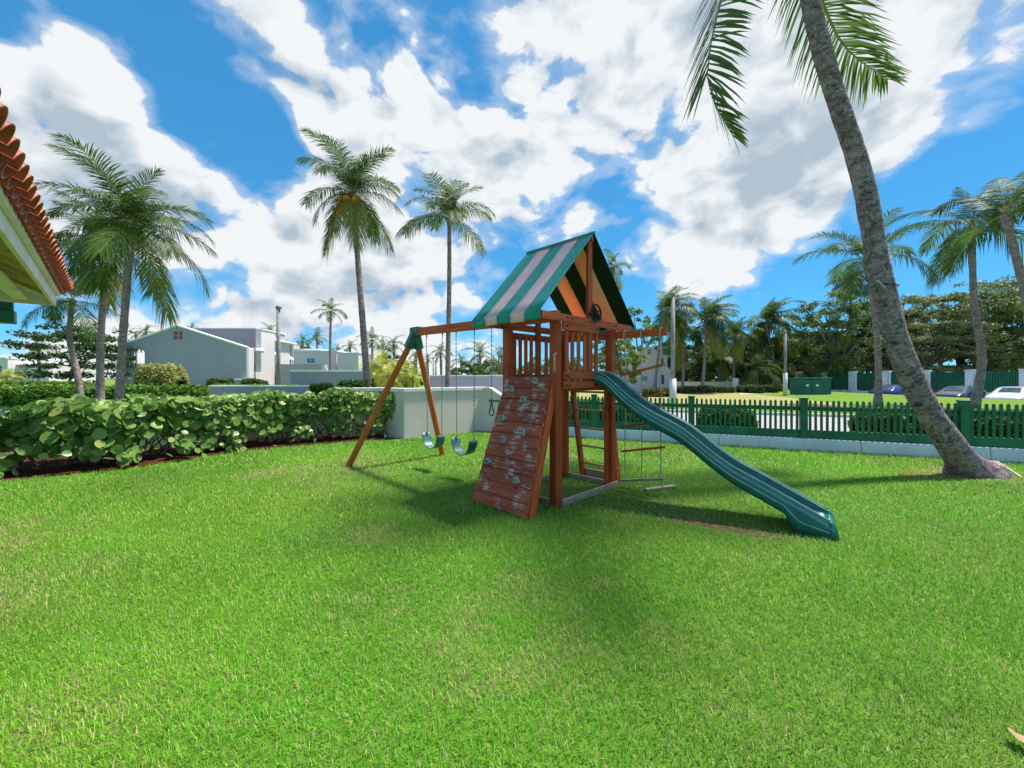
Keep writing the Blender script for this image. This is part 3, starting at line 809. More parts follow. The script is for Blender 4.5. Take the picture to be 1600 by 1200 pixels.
swing(2.75, 2.293, .36, 'green belt swing on chains nearest the A-frame legs')
swing(1.93, 1.49, .37, 'green belt swing on chains nearer the climbing wall')
tz = thing('trapeze', 'trapeze bar with triangle hand rings hanging beside the climbing wall', 'trapeze', T(-.004, .97, 1.0), None)
for t0 in (1.12, .82):
    m = MB(); chain(m, T(-.004, t0, 2.17), T(-.004, t0, 1.19)); part('chain', m, M['chain'], tz)
    m = MB(); m.tube([T(-.004, t0, 2.24), T(-.004, t0, 2.165)], .009, 6); part('hook', m, M['chain'], tz)
    m = MB(); c = T(-.004, t0-.0, 1.15); m.tube([c+UZ*.03, c+e2*.05-UZ*.14, c+e2*.02-UZ*.17, c-e2*.02-UZ*.17, c-e2*.05-UZ*.14, c+UZ*.03], .009, 6, False); part('hand_ring', m, M['green_metal'], tz, smooth=True)
m = MB(); m.tube([T(-.004, .77, 1.185), T(-.004, 1.17, 1.185)], .014, 8); part('bar', m, M['green_metal'], tz, smooth=True)
rl = thing('rope_ladder', 'rope ladder with red wooden rungs hanging from the short beam', 'ladder', T(W_+.075, -.45, 0))
RT = (-.179, -.421, -.68)
def rung_z(zc, t_): return zc-(t_+.43)*.22
levels = [1.60, 1.24, .89, .56, .16]
for t_ in RT:
    m = MB(); pts = [T(W_+.075, t_, 2.14)]+[T(W_+.075+.006*math.sin(z*9+t_*5), t_, rung_z(z, t_)) for z in levels]+[T(W_+.09, t_-.02, .06), T(W_+.13, t_-.07, .012)]
    m.tube(pts, .0075, 7); part('rope', m, M['rope'], rl, smooth=True)
    m = MB(); c = T(W_+.075, t_, 2.075); m.tube([c+e1*.031+UZ*.055, c-e1*.031+UZ*.055, c-e1*.031-UZ*.055, c+e1*.031-UZ*.055, c+e1*.031+UZ*.055], .009, 6, False); part('knot', m, M['rope'], rl)
for z in levels:
    bar('rung', T(W_+.075, RT[0]+.05, rung_z(z, RT[0]+.05)), T(W_+.075, RT[2]-.05, rung_z(z, RT[2]-.05)), .062, .028, 'wood_orange' if z > .2 else 'grey_wood', parent=rl, bev=.004)
bar('rung', gp(1008, 768)+UZ*.022, gp(1054, 762)+UZ*.022, .07, .03, 'grey_wood', parent=rl, bev=.004)

# ------------------------------------------------------------------ palms
def frond_mesh(path, nl, ll, lw, droop=.5, wind=(0, 0, 0), seed=0, mat='frond', rib=.018, tip_a=28, v_up=.35):
    r = np.random.default_rng(seed); P = np.asarray(path, float)
    seg = np.r_[0, np.cumsum(np.linalg.norm(np.diff(P, axis=0), axis=1))]; tot = seg[-1]
    def ev(u):
        return np.stack([np.interp(u*tot, seg, P[:, k]) for k in range(3)], -1)
    us = np.linspace(.10, .995, nl); us = np.repeat(us, 2)+r.normal(0, .004, nl*2); us = np.clip(us, .08, .998); sg = np.tile([1., -1.], nl)
    p = ev(us); tg = ev(np.minimum(us+.02, 1))-ev(us-.02); tg /= np.linalg.norm(tg, axis=1, keepdims=True)
    up = np.array([0, 0, 1.]); sd_ = np.cross(tg, up); sd_ /= np.maximum(1e-6, np.linalg.norm(sd_, axis=1, keepdims=True))
    nm = np.cross(sd_, tg)
    ang = np.radians(72-(72-tip_a)*us**1.6)+r.normal(0, .08, len(us))
    D = sd_*(sg*np.sin(ang))[:, None]+tg*np.cos(ang)[:, None]+nm*(v_up*(1-us)+.05+r.normal(0, .09, len(us)))[:, None]+np.asarray(wind)[None, :]
    D /= np.linalg.norm(D, axis=1, keepdims=True)
    ln = ll*(.42+.58*np.sin(np.pi*np.clip(us*.80+.16, 0, 1)))*np.where(us > .9, .75, 1)*r.uniform(.85, 1.1, len(us))
    wd = tg-D*np.sum(tg*D, 1, keepdims=True); wd /= np.linalg.norm(wd, axis=1, keepdims=True)
    dr = droop*r.uniform(.6, 1.4, len(us))
    V = np.zeros((len(us), 7, 3)); i = 0
    for u, w in ((0, .6), (.35, 1.), (.72, .75), (1, 0)):
        c = p+D*(ln*u)[:, None]+np.array([0, 0, -1.])*(dr*ln*u*u)[:, None]
        if w > 0: V[:, i] = c+wd*lw*w*.5; V[:, i+1] = c-wd*lw*w*.5; i += 2
        else: V[:, i] = c
    b = np.arange(len(us))[:, None]*7
    Q = np.concatenate([b+np.array([0, 1, 3, 2]), b+np.array([2, 3, 5, 4])]); Tt = b+np.array([4, 5, 6])
    V = V.reshape(-1, 3); n0 = len(V)
    # rib: a three sided tapering tube
    k = 12; uu = np.linspace(0, 1, k); c = ev(uu); tq = np.gradient(c, axis=0); tq /= np.linalg.norm(tq, axis=1, keepdims=True)
    s2 = np.cross(tq, up); s2 /= np.maximum(1e-6, np.linalg.norm(s2, axis=1, keepdims=True)); n2 = np.cross(s2, tq); rad = rib*(1.25-1.1*uu)
    ring = np.stack([c+s2*rad[:, None], c-s2*rad[:, None], c-n2*rad[:, None]*1.1], 1).reshape(-1, 3); RQ = []
    for a in range(k-1):
        for q in range(3):
            q2 = (q+1) % 3; RQ.append((n0+a*3+q, n0+a*3+q2, n0+(a+1)*3+q2, n0+(a+1)*3+q))
    me = np_mesh('frond', np.concatenate([V, ring]), Tt, np.concatenate([Q, np.array(RQ)]))
    me.materials.append(M[mat]); me.materials.append(M['rachis'])
    idx = np.zeros(len(me.polygons), np.int32); nq = len(Q); idx[nq:nq+len(RQ)] = 1
    me.polygons.foreach_set('material_index', idx)
    return me
def arc(e0, bend, n=14, L=1.0, side=0.0):
    pts = [(0, 0, 0)]; x = y = z = 0
    for k in range(n):
        u = (k+.5)/n; e = R(e0-bend*u**1.25); a = side*u*u
        x += math.cos(e)*math.cos(a)*L/n; y += math.cos(e)*math.sin(a)*L/n; z += math.sin(e)*L/n; pts.append((x, y, z))
    return pts
# unit-length fronds by age, from upright to hanging
AGE = [(80, 45), (66, 75), (50, 85), (34, 80), (16, 75), (-4, 65), (-28, 45), (-52, 25)]
def make_set(nl, lw, mat, matold, seed, wind=(0, 0, 0)):
    out = []
    for a, (e0, bend) in enumerate(AGE):
        for v in (0, 1):
            out.append((a, frond_mesh(arc(e0+(-5 if v else 5), bend*(1.1 if v else .9), side=(.25 if v else -.2)), nl, .285, lw, .12+.13*a, wind, seed+a*2+v, matold if a >= 7 or (a == 6 and v) else mat, .0075)))
    return out
SET_NEAR = make_set(60, .0125, 'frond', 'frond_old', 100)
SET_MID = make_set(40, .019, 'frond', 'frond_old', 200)
SET_FAR = make_set(18, .034, 'frond_far', 'frond_far', 300)
SET_YEL = make_set(22, .030, 'frond_areca', 'frond_areca', 400)
SET_WIND = make_set(60, .0105, 'frond', 'frond', 500, (.55, .0, -.05))
nut = MB()
_b = bmesh.new(); bmesh.ops.create_icosphere(_b, subdivisions=2, radius=.12)
for v in _b.verts: v.co.z *= 1.25
nut_me = bpy.data.meshes.new('coconut'); _b.to_mesh(nut_me); _b.free(); nut_me.materials.append(M['coconut'])
nut_g = nut_me.copy(); nut_g.materials.clear(); nut_g.materials.append(M['frond_old'])
for q in (nut_me, nut_g): q.polygons.foreach_set('use_smooth', [True]*len(q.polygons))

def spline(pts, n):
    P = [Vector(p) for p in pts]; P = [P[0]*2-P[1]]+P+[P[-1]*2-P[-2]]; out = []; m = len(P)-3
    for k in range(n+1):
        f = k/n*m; i = min(int(f), m-1); t = f-i; a, b, c, d = P[i:i+4]
        out.append(.5*((2*b)+(c-a)*t+(2*a-5*b+4*c-d)*t*t+(-a+3*b-3*c+d)*t**3))
    return out
def palm(label, pts, r0, r1, fl, ages, fset, seed, group, wind_az=None, nuts=0, nutmat=None, nseg=30, sides=10, flare=1.5, scale_var=.15, trunkmat='bark'):
    rr = random.Random(seed); base = Vector(pts[0]); base_g = Vector((base.x, base.y, base.z))
    t = thing('palm_tree', label, 'palm tree', base_g, group)
    sp = spline(pts, nseg); L = len(sp); rad = []
    for i in range(L):
        u = i/(L-1); r_ = r0+(r1-r0)*u; r_ *= 1+(flare-1)*math.exp(-u*14); r_ *= 1+.05*math.sin(i*1.9+seed)+(.035 if i % 2 else 0); 
        if u > .96: r_ *= 1.25
        rad.append(r_)
    m = MB(); m.tube([p-UZ*.06 if i == 0 else p for i, p in enumerate(sp)], rad, sides); part('trunk', m, M[trunkmat], t, smooth=True)
    top = sp[-1]-base_g; az = rr.random()*6.28
    for k, a in enumerate(ages):
        az += 2.39996+rr.uniform(-.25, .25); zz = az
        if wind_az is not None:
            dlt = (az-wind_az+math.pi) % (2*math.pi)-math.pi; zz = wind_az+dlt*.55
        me = fset[min(len(fset)-1, a*2+rr.randint(0, 1))][1]
        s = fl*(1+rr.uniform(-scale_var, scale_var))*(.72 if a == 0 else 1)
        o = link('frond', me, t, top+UZ*(.10-.03*a), zz, (s, s, s))
        o.rotation_euler = (rr.uniform(-.12, .12), rr.uniform(-.10, .10), zz)
    for k in range(nuts):
        a = rr.random()*6.28; o = link('coconut', nutmat or nut_g, t, top+Vector((math.cos(a)*rr.uniform(.18, .3), math.sin(a)*rr.uniform(.18, .3), -.12-rr.random()*.35)))
        s = rr.uniform(.7, 1.1); o.scale = (s, s, s)
    return t
FULL = [0, 0, 1, 1, 1, 2, 2, 2, 3, 3, 3, 3, 4, 4, 4, 5, 5, 5, 6, 6, 7]
THIN = [0, 1, 1, 2, 2, 3, 3, 4, 4, 5, 5, 6]
def ptrunk(pxs, Y):
    """trunk pixels (from the bottom up) at distance Y; the first lies on the ground"""
    pts = [at(px, py, Y) for px, py in pxs]; pts[0].z = 0; return pts
G1 = 'tall palms behind the sea grape hedge'
palm('broad leafy palm in front of the grey gable, right of its pair', ptrunk([(184, 640), (190, 560), (197, 460), (206, 352)], 13.5), .118, .095, 2.65, FULL+[6, 5, 0, 1, 2, 3], SET_NEAR, 4, G1, nuts=5)
palm('palm with thinner crown just left of the broad leafy palm', ptrunk([(157, 640), (157, 540), (162, 440), (152, 380)], 15), .115, .09, 2.3, FULL, SET_NEAR, 5, G1)
palm('bent palm with pale trunk and small crown nearest the tiled eave', ptrunk([(128, 640), (122, 590), (109, 530), (113, 468)], 16.5), .115, .085, 1.9, THIN, SET_NEAR, 8, G1)
palm('tall palm with orange coconuts and hanging fronds left of the swings', ptrunk([(576, 640), (571, 560), (561, 430), (551, 300)], 16.5), .155, .10, 2.35, FULL+[7, 6, 7, 1, 2], SET_NEAR, 12, G1, nuts=0, nseg=40)
palm('slender tall palm rising behind the swing beam', ptrunk([(699, 640), (700, 560), (702, 440), (702, 340)], 17.5), .125, .082, 2.35, [0, 0, 1, 1, 1, 1, 2, 2, 2, 3, 3, 3, 4, 4, 5, 5], SET_NEAR, 17, G1, nseg=40)
# the dry orange fronds and nuts of the tall palm
tp = [o for o in bpy.data.objects if o.name.startswith('palm_tree') and 'orange coconuts' in o['label']][0]
crown_top = at(551, 300, 16.5)-base_of(tp)
dry_me = frond_mesh(arc(-40, 40), 34, .22, .03, .9, seed=77, mat='frond_dry', rib=.012)
for k, (az, s) in enumerate(((3.9, 1.6), (3.5, 1.35), (4.3, 1.5), (4.7, 1.3), (4.1, 1.2), (5.6, 1.2))):
    link('dry_frond', dry_me, tp, crown_top, az, (s, s, s))
for k in range(16):
    a = random.random()*6.28; o = link('coconut', nut_me, tp, crown_top+Vector((math.cos(a)*random.uniform(.1, .42)-.08, math.sin(a)*random.uniform(.1, .3)-.32, -.30-random.random()*.55)))
    o.scale = (.95, .95, 1.1)

# the big leaning palm
bigpts = [gp(1518, 741), at(1490, 700, 6.02), at(1443, 630, 6.05), at(1403, 535, 6.1), at(1374, 420, 6.15), at(1345, 270, 6.2), at(1296, 120, 6.25), at(1266, 0, 6.3), at(1232, -180, 6.35)]
bigpts[0].z = 0
big = thing('palm_tree', 'big leaning palm with thick scarred trunk in front of the picket fence', 'palm tree', bigpts[0])
sp = spline(bigpts, 110); m = MB(); L = len(sp); bb = len(m.v); NS = 26
for i, p in enumerate(sp):
    u = i/(L-1); r_ = (.166-.050*u)*(1+1.05*math.exp(-u*26)+.16*math.exp(-u*8)); tg = (sp[min(i+1, L-1)]-sp[max(i-1, 0)]).normalized()
    if i == 0: tg = Vector((-.3, 0, .95)).normalized()
    ref = tg.cross(Vector((0, 1, 0))).normalized(); bn = tg.cross(ref)
    if i < 8: p = p+Vector((.02*(1-i/8)**1.5, 0, -.05*(1-i/8)))
    for k in range(NS):
        a = 2*math.pi*k/NS
        nz = float(fbm(a*1.9+30, i*.30, 51))-.5; rg = .010*math.sin(i*2.05+2.3*math.sin(a*2+i*.3))
        root = .30*math.exp(-u*40)*(.5+.5*math.sin(a*5+1.2))*(.6+.4*math.sin(a*3))
        v = p+(ref*math.cos(a)+bn*math.sin(a))*r_*(1+.16*nz*1.2+rg*1.2+root)
        if i == 0: v.z = -.04
        m.v.append(v)
run = 0
for i in range(L-1):
    l = (sp[i+1]-sp[i]).length
    for k in range(NS):
        k2 = (k+1) % NS; m.face((bb+i*NS+k, bb+i*NS+k2, bb+(i+1)*NS+k2, bb+(i+1)*NS+k), [(run, k/NS), (run, (k+1)/NS), (run+l, (k+1)/NS), (run+l, k/NS)])
    run += l
part('trunk', m, M['bark_big'], big, smooth=True)
for px, py, w_, h_, nm_ in ((1439, 632, .032, .036, 'knot_hole'),):
    c = at(px, py, 5.86); q = MB(); q.prism([c+Vector((-w_, 0, -h_)), c+Vector((w_*1.1, 0, -h_*.9)), c+Vector((w_*.5, -.004, h_*.4)), c+Vector((-w_*.3, -.004, h_))], (0, .09, 0)); part(nm_, q, M['black'], big, .004)
bt = bigpts[-1]; bloc = bt-base_of(big)
def px_path(lst): return [tuple(v) for v in spline([Vector(q) for q in lst], 16)]
def own_frond(path, nl, ll, lw, droop, seed, mat='frond', wind=(0, 0, 0), v_up=.3):
    pb = base_of(big); me = frond_mesh([tuple(Vector(p)-pb) for p in path], nl, ll, lw, droop, wind, seed, mat, .035, 30, v_up); link('frond', me, big)
own_frond(px_path([bt, at(1188, -190, 6.0), at(1146, -70, 5.8), at(1112, 60, 5.65), at(1108, 140, 5.6), at(1146, 214, 5.6)]), 112, .80, .034, .25, 900, wind=(.35, 0, 0))
own_frond(px_path([bt, at(1250, -100, 6.7), at(1300, 40, 7.0), at(1335, 88, 7.2), at(1388, 124, 7.4)]), 92, .88, .034, .5, 901)
for k, a in enumerate([0, 0, 1, 1, 1, 1, 1, 2, 2]):
    az = k*2.4+.3; s = 3.2
    if a == 2: az = 1.1+.9*(k % 2)
    if math.cos(az) < -.3: a = 0
    o = link('frond', SET_NEAR[a*2+k % 2][1], big, bloc+UZ*.15, az, (s, s, s))
# two small floodlights strapped to the trunk
for px, py, dx, lab in ((1375, 447, .10, 'small grey floodlight strapped to the front of the leaning trunk'), (1352, 452, -.16, 'small grey floodlight strapped to the left of the leaning trunk')):
    c = at(px, py, 5.90 if dx > 0 else 6.05); fl_ = thing('floodlight', lab, 'floodlight', c, 'floodlights on the leaning palm')
    ax = Vector((.28 if dx > 0 else -.55, -.35, -.8)).normalized(); m = MB(); m.tube([c-ax*.085, c-ax*.075, c+ax*.08, c+ax*.085], [.026, .036, .038, .034], 12); part('housing', m, M['lamp_grey'], fl_, smooth=False)
    m = MB(); m.tube([c-ax*.04, at(px+(4 if dx > 0 else 12), py-6, 6.05)], .012, 6); part('arm', m, M['metal_pole'], fl_)
m = MB(); q = spline(bigpts, 110)
ci = min(range(len(q)), key=lambda i: abs(q[i].z-at(1375, 445, 6.1).z)); cc_ = q[ci]
m.tube([cc_+Vector((math.cos(a)*.172, math.sin(a)*.172, .012*math.sin(a*2))) for a in np.linspace(0, 6.2832, 21)], .009, 5, False)
part('strap', m, M['black'], big)

# palms on the right
GR = 'palms beyond the picket fence'
palm('windswept palm with swollen neck and pale trunk in front of the green panel wall', ptrunk([(1523, 636), (1534, 560), (1522, 470), (1518, 352)], 20), .185, .115, 4.0, [0, 1, 1, 1, 2, 2, 2, 3, 3, 3, 4, 4, 5, 5], SET_WIND, 23, GR, wind_az=.1, flare=1.2)
palm('windswept palm cut by the right edge of the picture', [Vector((25.6, 17.5, 0)), at(1625, 560, 17.5), at(1600, 450, 17.5), at(1570, 335, 17.5)], .19, .12, 4.0, [0, 1, 1, 1, 2, 2, 2, 3, 3, 4, 5, 3], SET_WIND, 29, GR, wind_az=-.1)
palm('palm half hidden behind the leaning trunk', ptrunk([(1372, 622), (1372, 560), (1364, 470), (1352, 405)], 21), .15, .11, 3.3, [0, 1, 1, 1, 2, 2, 2, 3, 3, 4, 4, 5], SET_NEAR, 31, GR)
GM = 'palms across the lawn'
mid = [(1040, 485, [(1022, 606), (1028, 560), (1033, 520)], 40, 3.6, 'full windblown palm directly left of the tall lamp pole', SET_MID),
       (1064, 520, [(1066, 606), (1068, 560)], 43, 3.4, 'yellowish palm just right of the tall lamp pole', SET_MID),
       (1104, 500, [(1097, 614), (1101, 560)], 39, 3.3, 'palm with clean grey trunk midway between the two lamp poles', SET_MID),
       (1148, 524, [(1147, 606), (1147, 560)], 44, 3.1, 'palm with yellow lower fronds above the short white pillar', SET_MID),
       (1197, 503, [(1215, 608), (1208, 560)], 46, 4.2, 'dark palm with curved trunk left of the far lamp pole', SET_MID),
       (1182, 577, [(1184, 606), (1183, 592)], 42, 2.4, 'low arching palm in front of the dark tree', SET_MID),
       (1244, 548, [(1246, 604), (1245, 580)], 52, 3.6, 'far palm right of the far lamp pole', SET_MID),
       (1272, 540, [(1268, 604), (1270, 575)], 55, 3.6, 'far palm behind the green utility cabinet', SET_MID),
       (1330, 440, [(1326, 606), (1328, 520)], 46, 2.6, 'palm top rising out of the wood left of the leaning trunk', SET_MID),
       (1125, 560, [(1122, 606), (1124, 582)], 50, 3.0, 'low palm behind the midway palm', SET_MID)]
for i, (cx_, cy_, low, Y, fl, lab, st) in enumerate(mid):
    palm(lab, ptrunk(low+[(cx_, cy_)], Y), .16, .12, fl, FULL+[1, 2, 3, 4, 5] if i % 2 else FULL+[0, 1, 2, 3, 4], st, 40+i, GM, nseg=12, sides=8, wind_az=.0 if i in (0, 2, 4) else None)
palm('palm crown peeping out behind the canopy ridge', ptrunk([(962, 620), (960, 520), (957, 418)], 28), .2, .14, 1.5, THIN, SET_MID, 61, GM, nseg=12, sides=8)
palm('slim palm with small crown left of the tall coconut palm', ptrunk([(519, 600), (516, 545), (517, 486)], 32), .12, .085, 1.45, [0, 1, 2, 2, 3, 3, 4, 4, 4, 5, 5], SET_MID, 62, 'palms among the houses', nseg=16, sides=8)
far = [(422, 520, 17, 62, 'far palm above the mauve house end left of the grey pole'), (473, 532, 13, 62, 'far palm above the pale house, left of two'), (495, 528, 16, 60, 'far palm above the pale house, right of two'),
       (547, 542, 13, 60, 'far palm just left of the tall coconut palm trunk'), (527, 545, 9, 66, 'tiny far palm over the pale parapet'), (581, 530, 20, 48, 'far palm touching the right of the coconut palm trunk'), (597, 541, 14, 54, 'far palm between trunk and A-frame'),
       (615, 538, 17, 52, 'far palm left of the A-frame leg'), (650, 555, 12, 64, 'far palm framed by the A-frame legs'), (688, 549, 17, 56, 'far palm seen between the chains of the first swing'),
       (720, 563, 15, 55, 'far palm seen just right of the slender trunk'), (750, 553, 22, 52, 'bushy far palm seen behind the second swing'), (783, 549, 13, 60, 'far palm left of the tower post'),
       (228, 518, 14, 62, 'far palm behind the roof slope of the grey gable'), (212, 522, 9, 64, 'small far palm left on the gable roof slope'), (60, 545, 17, 45, 'far palm in front of the dark spreading tree at left'), (30, 588, 16, 30, 'low palm in front of the white far house at left'),
       (300, 512, 8, 70, 'tiny palm top behind the mauve roof'), (668, 560, 10, 66, 'small far palm behind the A-frame')]
for i, (cx_, cy_, rpx, Y, lab) in enumerate(far):
    palm(lab, ptrunk([(cx_+2, 604), (cx_+1, (604+cy_)/2), (cx_, cy_)], Y), .17, .12, rpx*Y/F*1.25, [0, 1, 1, 2, 2, 3, 3, 3, 4, 4, 5, 5, 6], SET_FAR, 70+i, 'far palms on the skyline', nseg=8, sides=6)
arec = [(600, 570, 26, 27, 'tall yellow green areca palm behind the cream wall'), (629, 580, 22, 25, 'yellow areca palm directly behind the A-frame'), (577, 582, 20, 29, 'areca clump beside the coconut palm trunk'), (645, 588, 18, 24, 'low bright areca palm above the wall coping'), (612, 592, 22, 23, 'low leafy areca left of the A-frame leg'), (10, 592, 18, 28, 'yellow areca palm at the far left edge')]
for i, (cx_, cy_, rpx, Y, lab) in enumerate(arec):
    palm(lab, ptrunk([(cx_, 612), (cx_, (612+cy_)/2), (cx_, cy_)], Y), .08, .06, rpx*Y/F*1.35, FULL, SET_YEL, 120+i, 'areca palms behind the wall', nseg=6, sides=6)

# ------------------------------------------------------------------ broadleaf trees and hedges
def leaves_np(centres, spread, n_per, size, cdark, clight, seed, flat=.75, up_bias=.5):
    r = np.random.default_rng(seed); c = np.repeat(np.asarray(centres), n_per, axis=0); n = len(c)
    g = r.normal(0, 1, (n, 3)); g /= np.linalg.norm(g, axis=1, keepdims=True); g *= (r.random((n, 1))**.45)
    sp = np.repeat(np.asarray(spread).reshape(-1, 1) if np.ndim(spread) else np.full((len(centres), 1), spread), n_per, axis=0)
    p = c+g*sp*np.array([1, 1, flat])
    nr = g+r.normal(0, .6, (n, 3))+np.array([0, 0, up_bias]); nr /= np.linalg.norm(nr, axis=1, keepdims=True)
    a = np.cross(nr, r.normal(0, 1, (n, 3))); a /= np.linalg.norm(a, axis=1, keepdims=True); b = np.cross(nr, a)
    s = size*r.uniform(.55, 1.3, (n, 1)); V = np.stack([p-a*s, p+b*s*.55-a*s*.1, p+a*s, p-b*s*.55-a*s*.1], 1)
    ct = np.repeat(r.random(len(centres)), n_per); k = np.clip(.55*ct+.45*r.random(n), 0, 1)[:, None]
    C = np.asarray(cdark)*(1-k)+np.asarray(clight)*k
    C4 = np.ones((n, 4, 4)); C4[:, :, :3] = C[:, None, :]
    return V.reshape(-1, 3), C4.reshape(-1, 4), n
def leaf_obj(name, V, C, n, parent, off_):
    q = np.arange(n)[:, None]*4+np.array([0, 1, 2, 3]); me = np_mesh(name, V-np.asarray(off_), None, q, C); me.materials.append(M['tree_leaf']); return link(name, me, parent)
def tree(label, base, h, rx, cdark, clight, seed, group, crown_lo=.35, nclump=90, n_per=60, leaf=.16, trunks=1, ry=None, layered=False):
    r = random.Random(seed); base = Vector(base); t = thing('tree', label, 'tree', base, group); ry = ry or rx*.8
    cl = []; sp_ = []
    for k in range(nclump):
        while True:
            x, y, z = r.uniform(-1, 1), r.uniform(-1, 1), r.uniform(-1, 1)
            d = x*x+y*y+z*z
            if .25 < d < 1: break
        zz = h*(crown_lo+(1-crown_lo)*(z+1)/2)
        if layered: zz = round(zz/(h*.13))*h*.13+r.uniform(-.1, .1)
        wob = 1+.25*math.sin(3*math.atan2(y, x)+seed)
        cl.append((base.x+x*rx*wob, base.y+y*ry, base.z+zz)); sp_.append(r.uniform(.10, .20)*rx*(1.25 if layered else 1))
    V, C, n = leaves_np(cl, sp_, n_per, leaf, cdark, clight, seed, .38 if layered else .7)
    leaf_obj('crown', V, C, n, t, base)
    m = MB()
    for q in range(trunks):
        b0 = base+Vector((r.uniform(-.3, .3)*(trunks > 1)*2, r.uniform(-.3, .3), -.08)); fork = b0+Vector((r.uniform(-.5, .5), r.uniform(-.3, .3), h*r.uniform(.28, .40)))
        m.tube([b0, (b0+fork)/2+Vector((r.uniform(-.12, .12), 0, 0)), fork], [.022*h, .017*h, .014*h], 8)
        for c in r.sample(cl, min(len(cl), 11)):
            c = Vector(c); md_ = fork.lerp(c, .5)+Vector((r.uniform(-.3, .3), r.uniform(-.3, .3), r.uniform(-.1, .3)))
            m.tube([fork, md_, c], [.012*h, .007*h, .003*h], 6)
    part('trunk', m, M['far_bark'], t, smooth=True)
    return t
DK, LT = (.022, .045, .012), (.085, .135, .030)
GW = 'trees of the wood behind the panel wall'
wood = [(1285, 40, 50, 8.5, 3.6, 'rounded dark tree at the left end of the wood'), (1312, 52, 44, 10.5, 4.2, 'tall broad tree behind the first panel of the wall'), (1345, 0, 47, 11.5, 4.2, 'tree behind the leaning trunk, left side'), (1388, 0, 45, 10.2, 4.0, 'tree just right of the leaning trunk'),
        (1425, 0, 49, 11.0, 4.4, 'pale feathery tree behind the middle pillars'), (1462, 0, 42, 10.0, 4.0, 'feathery tree with bare top twigs'), (1498, 0, 46, 10.8, 4.2, 'tree left of the windswept pale trunk'), (1545, 0, 40, 10.2, 4.2, 'tree right of the windswept pale trunk'),
        (1582, 0, 43, 11.6, 4.6, 'tall olive tree near the right edge'), (1630, 0, 40, 12.0, 4.6, 'tree cut by the right edge of the wood'), (1412, 0, 56, 10.0, 4.5, 'rear tree filling the wood behind the pale feathery tree'), (1530, 0, 54, 11.0, 5.0, 'rear tree deep in the wood on the right'),(1365, 0, 58, 11.0, 5.0, 'rear tree deep in the wood on the left')]
for i, (px, _, Y, h, rx, lab) in enumerate(wood):
    pale = i in (4, 5, 8)
    tree(lab, ((px-CX)/F*Y, Y, -.55), h*1.14, rx, (.045, .070, .020) if not pale else (.08, .095, .035), (.22, .32, .07) if not pale else (.38, .40, .17), 300+i, GW, .08 if i > 9 else .14, 210, 70, .125, layered=(i % 3 != 1), trunks=2)
m_ = 'trees behind the lawn'
tree('dark spreading layered tree at left behind the palm pair', ((112-CX)/F*38, 38, 0), 6.8, 5.0, (.018, .045, .014), (.060, .115, .026), 401, None, .12, 120, 60, .16, layered=True)
tree('pale green leafy tree between the canopy and the white gable', ((968-CX)/F*27, 27, 0), 4.8, 1.9, (.07, .12, .03), (.27, .34, .09), 402, m_, .12, 90, 60, .10)
tree('bright green tree behind the canopy eave', ((992-CX)/F*50, 50, 0), 10.6, 3.2, (.06, .13, .02), (.22, .33, .05), 403, m_, .2, 80, 60, .15)
tree('dark round tree behind the curved palm', ((1190-CX)/F*50, 50, 0), 8.0, 4.4, (.020, .040, .014), (.065, .10, .028), 404, m_, .10, 100, 60, .19)
tree('light green tree left of the far lamp pole', ((1213-CX)/F*47, 47, 0), 6.8, 3.0, (.06, .12, .02), (.20, .30, .05), 405, m_, .1, 80, 60, .17)
tree('green tree behind the midway palm', ((1120-CX)/F*54, 54, 0), 6.6, 4.2, (.035, .07, .015), (.13, .20, .035), 406, m_, .08, 100, 60, .19)
tree('shadowy tree behind the tall lamp pole', ((1075-CX)/F*52, 52, 0), 7.0, 3.6, (.030, .055, .016), (.12, .16, .035), 407, m_, .08, 90, 60, .19)
tree('small tree beside the far lamp pole', ((1252-CX)/F*58, 58, 0), 6.0, 3.6, (.05, .09, .02), (.17, .24, .05), 408, m_, .08, 90, 60, .2)
tree('leafy tree behind the second swing', ((765-CX)/F*48, 48, 0), 3.6, 2.8, (.05, .09, .02), (.19, .25, .06), 409, m_, .06, 70, 50, .16)
tree('bushy tree behind the slender palm', ((728-CX)/F*46, 46, 0), 3.4, 2.4, (.05, .09, .02), (.17, .23, .05), 410, m_, .06, 70, 50, .16)
tree('green shrubby tree behind the areca palms', ((612-CX)/F*40, 40, 0), 3.8, 3.2, (.04, .08, .015), (.16, .24, .04), 411, m_, .06, 80, 60, .15)
tree('tree at the horizon behind the tower', ((850-CX)/F*60, 60, 0), 4.4, 6.0, (.04, .08, .02), (.15, .22, .05), 412, m_, .06, 100, 50, .2)
tree('tree at the horizon right of the tower', ((930-CX)/F*60, 60, 0), 5.0, 5.0, (.04, .08, .02), (.15, .22, .05), 413, m_, .06, 100, 50, .2)
tree('tree at the far end of the lane', ((1300-CX)/F*75, 75, 0), 8.0, 5.5, (.04, .07, .02), (.14, .19, .05), 414, m_, .06, 100, 50, .24)

for i, (px, Y, h_, lab) in enumerate(((1092, 66, 7.0, 'deep green tree behind the low palms, left'), (1150, 68, 7.5, 'deep green tree behind the pillar palm'), (1232, 70, 7.5, 'deep green tree behind the far lamp pole'), (1275, 62, 7.0, 'deep green tree behind the utility cabinet'), (1040, 70, 7.5, 'deep green tree behind the tall lamp pole'))):
    tree(lab, ((px-CX)/F*Y, Y, 0), h_, 6.0, (.03, .06, .016), (.12, .18, .04), 430+i, m_, .02, 110, 60, .24)

